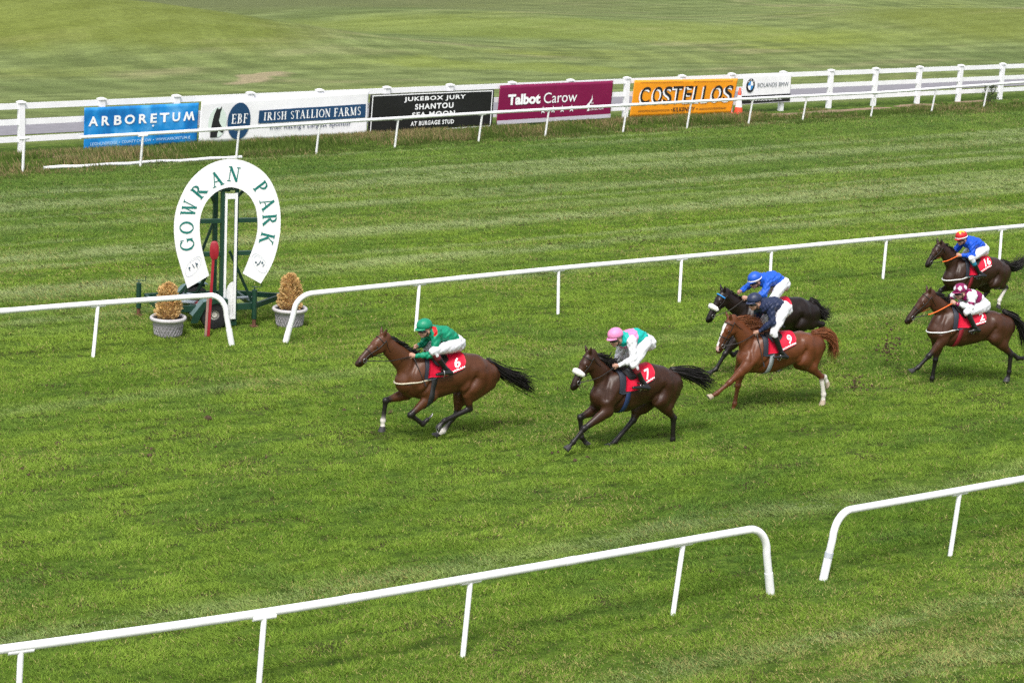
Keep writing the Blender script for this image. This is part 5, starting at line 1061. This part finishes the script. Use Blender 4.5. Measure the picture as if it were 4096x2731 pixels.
# ------------------------------------------------------------ jockeys
SKIN = (.42, .235, .17)
def make_jockey(key, label, cfg, hf):
    j = {k: np.array(v, float) for k, v in J[key].items()}; S = np.array((0, 1., 0))
    root = empty('person', (*H[key]['o'], 0), math.pi-R(H[key]['yaw'])); tag(root, label, 'person', 'jockeys crouched on the racehorses')
    for k in ('nip', 'an', 'toe', 'heel'):
        pass
    j['fhip'] = j['nhip']*np.array((1, -1, 1)); j['fan'] = j['nan']*np.array((1, -1, 1)); j['ftoe'] = j['ntoe']*np.array((1, -1, 1)); j['fheel'] = j['nheel']*np.array((1, -1, 1))
    # keep the legs outside the horse
    for sd in 'nf':
        sg = 1 if sd == 'n' else -1
        for q in ('kn', 'an', 'toe', 'heel'):
            p = j[sd+q]
            for it in range(14):
                if hf.sample(p[None])[0] < (.085 if q == 'kn' else .062): p = p+S*sg*.012
            j[sd+q] = p
    e = unit(j['hel']-j['face']); e = unit(e*.55+np.array((cfg.get('tilt', .32), 0, .84))*.45); fw = np.array((e[2], 0, -e[0]))
    hel = j['hel']-e*.015; Hc = hel-e*.055-fw*.005
    nk0 = Hc-e*.075-fw*.045; nk1 = j['chestt']*.75+(j['nsh']+j['fsh'])*.125+fw*.02
    allp = np.array(list(j.values())+[Hc, hel]); lo = allp.min(0)-.16; hi = allp.max(0)+.16
    sk = SKIN; b = Field(lo, hi, .0075)
    b.add([(Hc, .100, .078, sk), (Hc+fw*.012-e*.05, .085, .068, sk)], .03)
    b.add([(Hc+fw*.035-e*.075, .052, .056, sk), (Hc+fw*.062-e*.118, .028, .030, sk)], .03)
    b.add([(Hc+fw*.098-e*.028, .011, .011, sk), (Hc+fw*.116-e*.062, .017, .016, sk)], .018)
    b.add([(Hc+fw*.096-e*.092, .013, .022, (.30, .11, .09))], .012)
    for sg in (-1, 1): b.add([(Hc+S*sg*.079-e*.045-fw*.012, .032, .012, sk)], .01); b.add([(Hc+fw*.075+S*sg*.04-e*.05, .02, .02, sk)], .03)
    b.add([(nk0, .056, .056, sk), (nk1, .062, .065, sk)], .03)
    b.add([(j['pel'], .10, .13, sk), (j['back'], .09, .14, sk), (j['chestt'], .10, .15, sk)], .05)
    b.add([(j['nsh'], .055, .055, sk), (j['fsh'], .055, .055, sk)], .05)
    for sd in 'nf':
        sg = 1 if sd == 'n' else -1
        b.add([(j[sd+'hip'], .08, .08, sk), (j[sd+'kn'], .05, .05, sk), (j[sd+'an'], .032, .032, sk)], .03); b.add([(j[sd+'heel'], .022, .022, sk), (j[sd+'toe'], .02, .024, sk)], .03)
        sh, el, ha = j[sd+'sh'], j[sd+'el'], j[sd+'ha']; dd = unit(ha-el); wr = ha-dd*.065
        b.add([(sh, .048, .048, sk), (el, .038, .038, sk), (wr, .026, .024, sk)], .03)
        b.add([(wr, .026, .024, sk), (ha-dd*.02, .036, .022, sk), (ha+dd*.015, .037, .02, sk)], .012)
        v = unit(np.cross(S, dd)); v = v if v[2] > 0 else -v; so = unit(np.cross(dd, v)); so = so if so[1]*sg > 0 else -so
        for i, ln in enumerate((.9, 1.05, 1.0, .8)):
            k0 = ha+dd*.022+v*(.030-.0205*i)+so*.012
            b.add([(k0, .0108, .0105, sk), (k0+dd*.024*ln+so*.002, .0100, .0100, sk), (k0+dd*.030*ln-so*.022*ln, .0092, .0092, sk), (k0+dd*.008-so*.034*ln, .0085, .0085, sk)], .004)
        b.add([(ha-dd*.03+v*.025, .013, .013, sk), (ha+dd*.005+v*.046-so*.004, .0115, .0115, sk), (ha+dd*.034+v*.044-so*.014, .0095, .0095, sk)], .006)
    V, F = b.mesh(); V = smooth_verts(V, F, 1); col = b.colour(V, .006)
    for sg in (-1, 1):
        q = np.linalg.norm(V-(Hc+fw*.095+S*sg*.032-e*.028), axis=1) < .014; col[q] = (.03, .02, .018)
    mesh_obj('body', V, F, mat('skin', attr='Col', rough=.5, spec=.4, noise=.06, nscale=30), root, True, col)
    # silks
    fr = np.array((13., 11., 17.)); ph = rng.random(3)*6
    wrk = lambda X: .0105*np.sin(X[:, 0]*38+X[:, 2]*23+ph[0]+3*np.sin(X[:, 1]*14))*np.sin(X[:, 2]*31-X[:, 1]*22+ph[1])+.0045*np.sin(X[:, 0]*75-X[:, 1]*48+ph[2])*np.sin(X[:, 2]*66)
    b2 = Field(lo, hi, .010); pl = j['pel']; bk = j['back']; ct = j['chestt']; tail = pl*.75+bk*.25
    b2.add([(tail, .125, .16, (0, 0, 0)), (bk, .135, .175, (0, 0, 0)), (ct, .13, .185, (0, 0, 0)), (nk1*.6+ct*.4, .085, .11, (0, 0, 0))], .04, wrk)
    b2.add([(j['nsh'], .078, .075), (j['fsh'], .078, .075)], .05, wrk)
    for sd in 'nf':
        sh, el, ha = j[sd+'sh'], j[sd+'el'], j[sd+'ha']; dd = unit(ha-el); wr = ha-dd*.07
        b2.add([(sh, .082, .076), (sh*.5+el*.5, .074, .070), (el, .060, .058)], .03, wrk); b2.add([(el, .060, .058), (el*.5+wr*.5, .054, .052), (wr, .038, .036)], .025, wrk)
    b2.add([(nk1+unit(nk0-nk1)*.02, .072, .074), (nk0*.45+nk1*.55, .066, .068)], .02)
    V, F = b2.mesh(); V = smooth_verts(V, F, 1); ni = b2.nearest(V); tt = np.zeros(len(V))
    for i, ch in enumerate(b2.ch):
        q = ni == i; tt[q] = cdist(ch, V[q], True)[1]
    mesh_obj('silks', V, F, mat('satin_silks', attr='Col', rough=.5, spec=.3, bump=.002, bscale=24), root, True, cfg['silk'](V, ni, tt, j, fw))
    # breeches
    b3 = Field(lo, hi, .010); br = [(j['pel']+np.array((-.01, 0, .0)), .135, .165)]
    b3.add([(pl*.9+bk*.1, .128, .16), (pl+np.array((-.03, 0, -.02)), .135, .165)], .05, wrk)
    for sd in 'nf':
        hp, kn, an = j[sd+'hip'], j[sd+'kn'], j[sd+'an']
        b3.add([(pl*.5+hp*.5, .12, .11), (hp, .112, .10), (hp*.45+kn*.55, .092, .082), (kn, .068, .064), (kn*.78+an*.22, .056, .054)], .035, lambda X: wrk(X)*.55)
    V, F = b3.mesh(); V = smooth_verts(V, F, 1); mesh_obj('breeches', V, F, mat('white_breeches', (.68, .675, .72), .55, .3, bump=.0015, bscale=30), root, True)
    for sd in 'nf':
        kn, an, to, he = j[sd+'kn'], j[sd+'an'], j[sd+'toe'], j[sd+'heel']; b4 = Field(np.minimum(np.minimum(kn, an), np.minimum(to, he))-.12, np.maximum(np.maximum(kn, an), np.maximum(to, he))+.12, .008)
        tc_ = cfg.get('boottop', (.008, .008, .009)); bk_ = (.008, .008, .009); m1 = kn*.45+an*.55
        b4.add([(kn*.86+an*.14, .060, .056, tc_), (kn*.62+an*.38, .056, .052, tc_), (kn*.50+an*.50, .053, .050, bk_), (an, .042, .040, bk_)], .01)
        b4.add([(an, .042, .040, bk_), (he*.6+an*.4, .042, .036, bk_), (he+unit(an-he)*.015, .034, .032, bk_)], .02); b4.add([(he+np.array((0, 0, .012)), .03, .032, bk_), (he*.5+to*.5+np.array((0, 0, .018)), .034, .036, bk_), (to, .022, .028, bk_)], .02)
        V, F = b4.mesh(); mesh_obj('boot', V, F, mat('boot_leather', attr='Col', rough=.3, spec=.5), root, True, b4.colour(V, .004))
    # cap over the helmet
    Lh = np.stack([fw, S, e], 1); V = []; n1, n2 = 40, 18
    for i in range(n2+1):
        th = math.pi*(.02+.60*i/n2)
        for k in range(n1):
            p_ = 2*math.pi*k/n1; r_ = 1+.012*math.cos(8*p_)*math.sin(th); x, y, z = math.sin(th)*math.cos(p_)*.136*r_, math.sin(th)*math.sin(p_)*.114*r_, math.cos(th)*.112
            if z < -.02: x *= 1-.25*(-.02-z)/.04; y *= 1-.2*(-.02-z)/.04
            V.append(hel+Lh@np.array((x, y, z)))
    V = np.array(V); F = [(i*n1+k, i*n1+(k+1) % n1, (i+1)*n1+(k+1) % n1, (i+1)*n1+k) for i in range(n2) for k in range(n1)]+[tuple(range(n1))[::-1], tuple(range(n2*n1, (n2+1)*n1))]
    lc = (V-hel)@Lh; cap = mesh_obj('riding_cap', V, F, mat('silk_cap', attr='Col', rough=.42, spec=.4, bump=.004, bscale=30), root, True, cfg['cap'](lc))
    pk = []; 
    for q, (rr_, zz) in enumerate(((1.0, -.022), (1.34, -.046), (1.34, -.054), (1.0, -.034))):
        for k in range(15):
            p_ = R(-68+136*k/14); x = .128*math.cos(p_)*(1+(rr_-1)*math.cos(p_*1.25)**1.0); y = .108*math.sin(p_)*(1+.25*(rr_-1)*math.cos(p_*1.25)); pk.append(hel+Lh@np.array((x, y, zz)))
    mb = MB(); mb.add(pk, [(q*15+k, q*15+k+1, ((q+1) % 4)*15+k+1, ((q+1) % 4)*15+k) for q in range(4) for k in range(14)]); mb.build('peak', mat('peak_'+key.replace('6', 'green').replace('b', 'blue') if False else 'cap_peak_'+cfg['peakname'], cfg['peak'], .45), cap, True)
    if cfg.get('band'):
        mb = MB(); mb.tube([hel+Lh@np.array((.137*math.cos(q), .116*math.sin(q), -.022)) for q in np.linspace(0, 6.283, 37)], .011, 6, squash=.5); mb.build('band', mat('white_elastic', (.7, .7, .72), .6), cap, True)
    # goggles and chin strap
    an_ = np.linspace(-1.25, 1.25, 17); dr = fw[None]*np.cos(an_)[:, None]+S[None]*np.sin(an_)[:, None]; V = []
    for dz, of in ((.0, .004), (-.004, .012), (-.034, .012), (-.040, .004)):
        o = np.repeat((Hc-e*(.008)+e*dz)[None], 17, 0); V.append(o+dr*(b.march(o, dr, 0, .2, 80)+of)[:, None])
    V = np.concatenate(V); F = [(q*17+k, q*17+k+1, (q+1)*17+k+1, (q+1)*17+k) for q in range(3) for k in range(16)]
    if cfg.get('goggles', True): mesh_obj('goggles', V, F, mat('dark_goggle_lens', (.008, .007, .008), .15, .7), root, True)
    an_ = np.linspace(-1.9, 1.9, 25); dr = -e[None]*np.cos(an_)[:, None]+S[None]*np.sin(an_)[:, None]; o = np.repeat((Hc-e*.05+fw*.012)[None], 25, 0)
    mb = MB(); mb.tube(o+dr*(b.march(o, dr, 0, .3, 120)+.003)[:, None], .008, 6); mb.build('chin_strap', mat('black_strap', (.01, .01, .01), .6), root, True)
    return root
def plain(c): return lambda V, ni, tt, j, fw: np.tile(np.array(c, float), (len(V), 1))
GRN = (.004, .215, .115); RED = (.55, .012, .016); TEAL_ = (.004, .36, .31); PINK = (.66, .22, .42); WHT = (.70, .70, .745); NAV = (.016, .024, .062); BLU = (.012, .085, .47); MAR = (.19, .004, .07); SKY = (.008, .075, .52); YEL = (.8, .6, .05)
def silk6(V, ni, tt, j, fw):
    c = np.tile(np.array(GRN), (len(V), 1))
    for sd, sg in (('nsh', 1), ('fsh', -1)):
        a = j['chestt']+np.array((.05, sg*.06, .10)); b_ = j[sd]+np.array((.045, sg*.01, .02)); ab = b_-a; t = (V-a)@ab/(ab@ab); p = V-(a+np.clip(t, 0, 1)[:, None]*ab); d = np.linalg.norm(p*np.array((1, 1, .75)), axis=1)
        c[(d < .07) & (t > -.3) & (V[:, 1]*sg > .055) & (np.abs(p[:, 0]) < .028)] = RED
    return c
def silk7(V, ni, tt, j, fw):
    c = np.tile(np.array(TEAL_), (len(V), 1)); ax = unit(j['chestt']-j['pel']); x = (V-j['chestt'])@ax
    c[(x > -.115) & (x < .045) & (V[:, 1] > -.02)] = PINK; c[(x > -.115) & (x < .045) & (V[:, 1] <= -.02)] = PINK
    c[(ni >= 2) & (ni <= 5)] = WHT; c[(ni == 1) & (np.abs(V[:, 1]) > .19)] = WHT
    return c
def silk2(V, ni, tt, j, fw):
    c = np.tile(np.array(WHT), (len(V), 1)); ax = unit(j['chestt']-j['pel']); x = (V-j['chestt'])@ax
    c[(ni == 0) & (x < -.06) & (x > -.19)] = MAR; c[(ni == 0) & (x > .04)] = MAR
    arm = ((ni == 2) | (ni == 4)); c[arm & (tt > 1.0) & (tt < 1.7)] = MAR; c[(ni == 4) & (tt < .8)] = MAR; c[((ni == 3) | (ni == 5)) & (tt > 1.65)] = MAR; c[ni == 6] = MAR
    return c
def cap2(lc):
    c = np.tile(np.array(MAR), (len(lc), 1)); az = np.arctan2(lc[:, 1]/.114, lc[:, 0]/.136); el = np.arcsin(np.clip(lc[:, 2]/.112, -1, 1))
    a = (np.mod(az/(2*np.pi)*6+.5, 1)-.5)*2*math.pi/6; q = np.abs(a)/.36+np.abs(el-.40)/.46 < 1; c[q] = WHT; return c
def cap16(lc):
    c = np.tile(np.array((.5, .012, .02)), (len(lc), 1)); az = np.arctan2(lc[:, 1], lc[:, 0]); el = np.arcsin(np.clip(lc[:, 2]/.112, -1, 1)); c[el > 1.0+.25*np.cos(az*5)] = YEL; return c
capc = lambda k: (lambda lc: np.tile(np.array(k, float), (len(lc), 1)))
PT = lambda nf, ff, nh, fh: dict(nf=nf, ff=ff, nh=nh, fh=fh)       # (black below the joint, white fetlock, white cannon)
B0 = (1, 0, 0); BW = (1, 1, 0); C0 = (0, 0, 0); CW = (0, 1, 0); CC = (0, 1, 1)
RUN = [
 ('6', 'leading bay horse in number 6 cloth with white near-side socks, black tail streaming', (.078, .027, .0105), PT(B0, BW, B0, BW), dict(num='6', cx0=.06, hairname='black', breast=('cream', (.52, .47, .36)), girth=(.012, .012, .014), mane=.17, fly=.5, head=(.082, .029, .012)),
  'jockey in green silks and green cap with red shoulder flashes, riding the leading horse', dict(silk=silk6, cap=capc(GRN), peak=GRN, peakname='green', boottop=(.16, .018, .03), tilt=.1)),
 ('7', 'dark brown horse in number 7 cloth with white fleece noseband, second in the race', (.034, .0125, .0058), PT(B0, B0, B0, B0), dict(num='7', cx0=.0, hairname='black', girthname='navy', girth=(.012, .03, .10), fleece=1, mane=.26, fly=1.5, nman=260),
  'jockey in teal and pink silks with white sleeves and pink cap', dict(silk=silk7, cap=capc(PINK), peak=PINK, peakname='pink', boottop=(.19, .02, .035), tilt=.35)),
 ('9', 'chestnut horse in number 9 cloth with white blaze and flaxen-brown mane', (.108, .033, .0115), PT(C0, C0, CC, CW), dict(num='9', hairname='chestnut', hair=(.17, .055, .018), girthname='grey', girth=(.30, .33, .36), blaze=1, pale=('nf', 'nh', 'fh'), mane=.30, fly=1.6, nman=320),
  'jockey in plain dark navy silks and navy cap on the chestnut horse', dict(silk=plain(NAV), cap=capc(NAV), peak=NAV, peakname='navy', tilt=.35)),
 ('b', 'near-black horse with white fleece noseband and blue browband, behind the chestnut horse', (.0105, .0052, .0038), PT(B0, B0, B0, B0), dict(num='', hairname='black', fleece=1, bluebrow=1, mane=.13, breast=('white', (.7, .7, .7))),
  'jockey in royal blue silks and blue cap with pale band, behind the navy jockey', dict(silk=plain(BLU), cap=capc(BLU), peak=BLU, peakname='blue', band=1, tilt=.4)),
 ('2', 'brown horse in number 2 cloth with orange reins, at the right edge', (.050, .018, .0082), PT(B0, B0, B0, B0), dict(num='2', nx=-.475, hairname='black', breast=('white', (.7, .7, .7)), girthname='red', girth=(.22, .008, .02), rein=('orange', (.75, .14, .02)), mane=.20, fly=.8),
  'jockey in maroon and white silks with white diamonds on the cap', dict(silk=silk2, cap=cap2, peak=MAR, peakname='maroon', tilt=.2)),
 ('16', 'dark brown horse in number 16 cloth with a white hind boot, by the rail', (.028, .0115, .0062), PT(B0, B0, (1, 1, 1), B0), dict(num='16', hairname='black', breast=('white', (.7, .7, .7)), girthname='red', girth=(.22, .008, .02), rein=('orange', (.75, .14, .02)), mane=.13),
  'jockey in bright blue silks with red and yellow cap, last in the group', dict(silk=plain(SKY), cap=cap16, peak=(.5, .012, .02), peakname='red', band=1, boottop=(.02, .22, .36), tilt=.3)),
]
only = PREVIEW.split(':')[1].split(',') if PREVIEW.startswith('h:') else None
for key, hl, coat, pts, hcfg, jl, jcfg in RUN:
    if only and key not in only: continue
    hroot, hf, hx = make_horse(key, hl, coat, pts, hcfg)
    make_jockey(key, jl, jcfg, hf)
def whip(key, a, b, label):
    r_ = empty('riding_whip', (*H[key]['o'], 0), math.pi-R(H[key]['yaw'])); tag(r_, label, 'whip')
    mb = MB(); a = np.array(a, float); b = np.array(b, float); mb.tube([a+(b-a)*t for t in (-.12, .1, .3, .7, .92)], [.011, .011, .007, .006, .005], 6); mb.build('shaft', mat('whip_black', (.015, .013, .013), .5), r_, True)
    mb = MB(); mb.bar(a+(b-a)*.9, a+(b-a)*1.06, .028, .008); mb.build('flap', MATS['whip_black'], r_)
if not only:
    whip('6', np.array(J['6']['nha'])+np.array((-.02, .01, -.02)), WH['6'], 'black riding whip held down beside the neck of the leading bay horse')
    whip('9', np.array(J['9']['nha'])+np.array((0, .02, -.03)), WH['9'], 'thin dark riding whip hanging along the shoulder of the chestnut horse')
# clods of turf thrown up by the hooves
def clods():
    rg = np.random.default_rng(5); mb = MB()
    for (cx, cy, cz, n, sp, sz) in ((28.57, 28.95, .5, 46, .13, .03), (28.66, 28.95, .25, 22, .09, .02), (25.86, 26.95, .45, 34, .10, .026), (28.9, 28.6, .25, 26, .45, .014), (30, 27.6, .15, 24, .5, .014), (15.1, 30.9, .02, 3, .12, .05), (12.3, 30.5, .01, 3, .1, .05), (13.5, 29.5, .01, 3, .16, .04), (11.4, 29.3, .01, 3, .1, .045), (18.3, 30.5, .01, 4, .5, .03), (20, 29.5, .01, 5, .8, .03), (23, 28.2, .01, 6, 1.0, .03), (16, 29.5, .0, 6, 1.5, .03), (26, 30, .0, 8, 1.5, .03), (19.2, 26.6, 0, 5, .5, .035)):
        for k in range(n):
            p = np.array((cx, cy, cz))+rg.normal(0, 1, 3)*np.array((sp, sp, sp if cz > .1 else .008)); p[2] = max(p[2], .015); r = sz*(.35+.8*rg.random())
            V = []
            for th in (0, .7, 1.57, 2.4, 3.14):
                for q in range(6):
                    v = np.array((math.sin(th)*math.cos(q*1.047), math.sin(th)*math.sin(q*1.047), math.cos(th)*.7)); V.append(p+v*r*(.7+.6*rg.random()))
            mb.add(V, [(i*6+q, i*6+(q+1) % 6, (i+1)*6+(q+1) % 6, (i+1)*6+q) for i in range(4) for q in range(6)])
    tag(mb.build('turf_clods', mat('clod_soil', (.075, .052, .032), .95, .1, noise=.4, nscale=30)), kind='stuff')
clods()
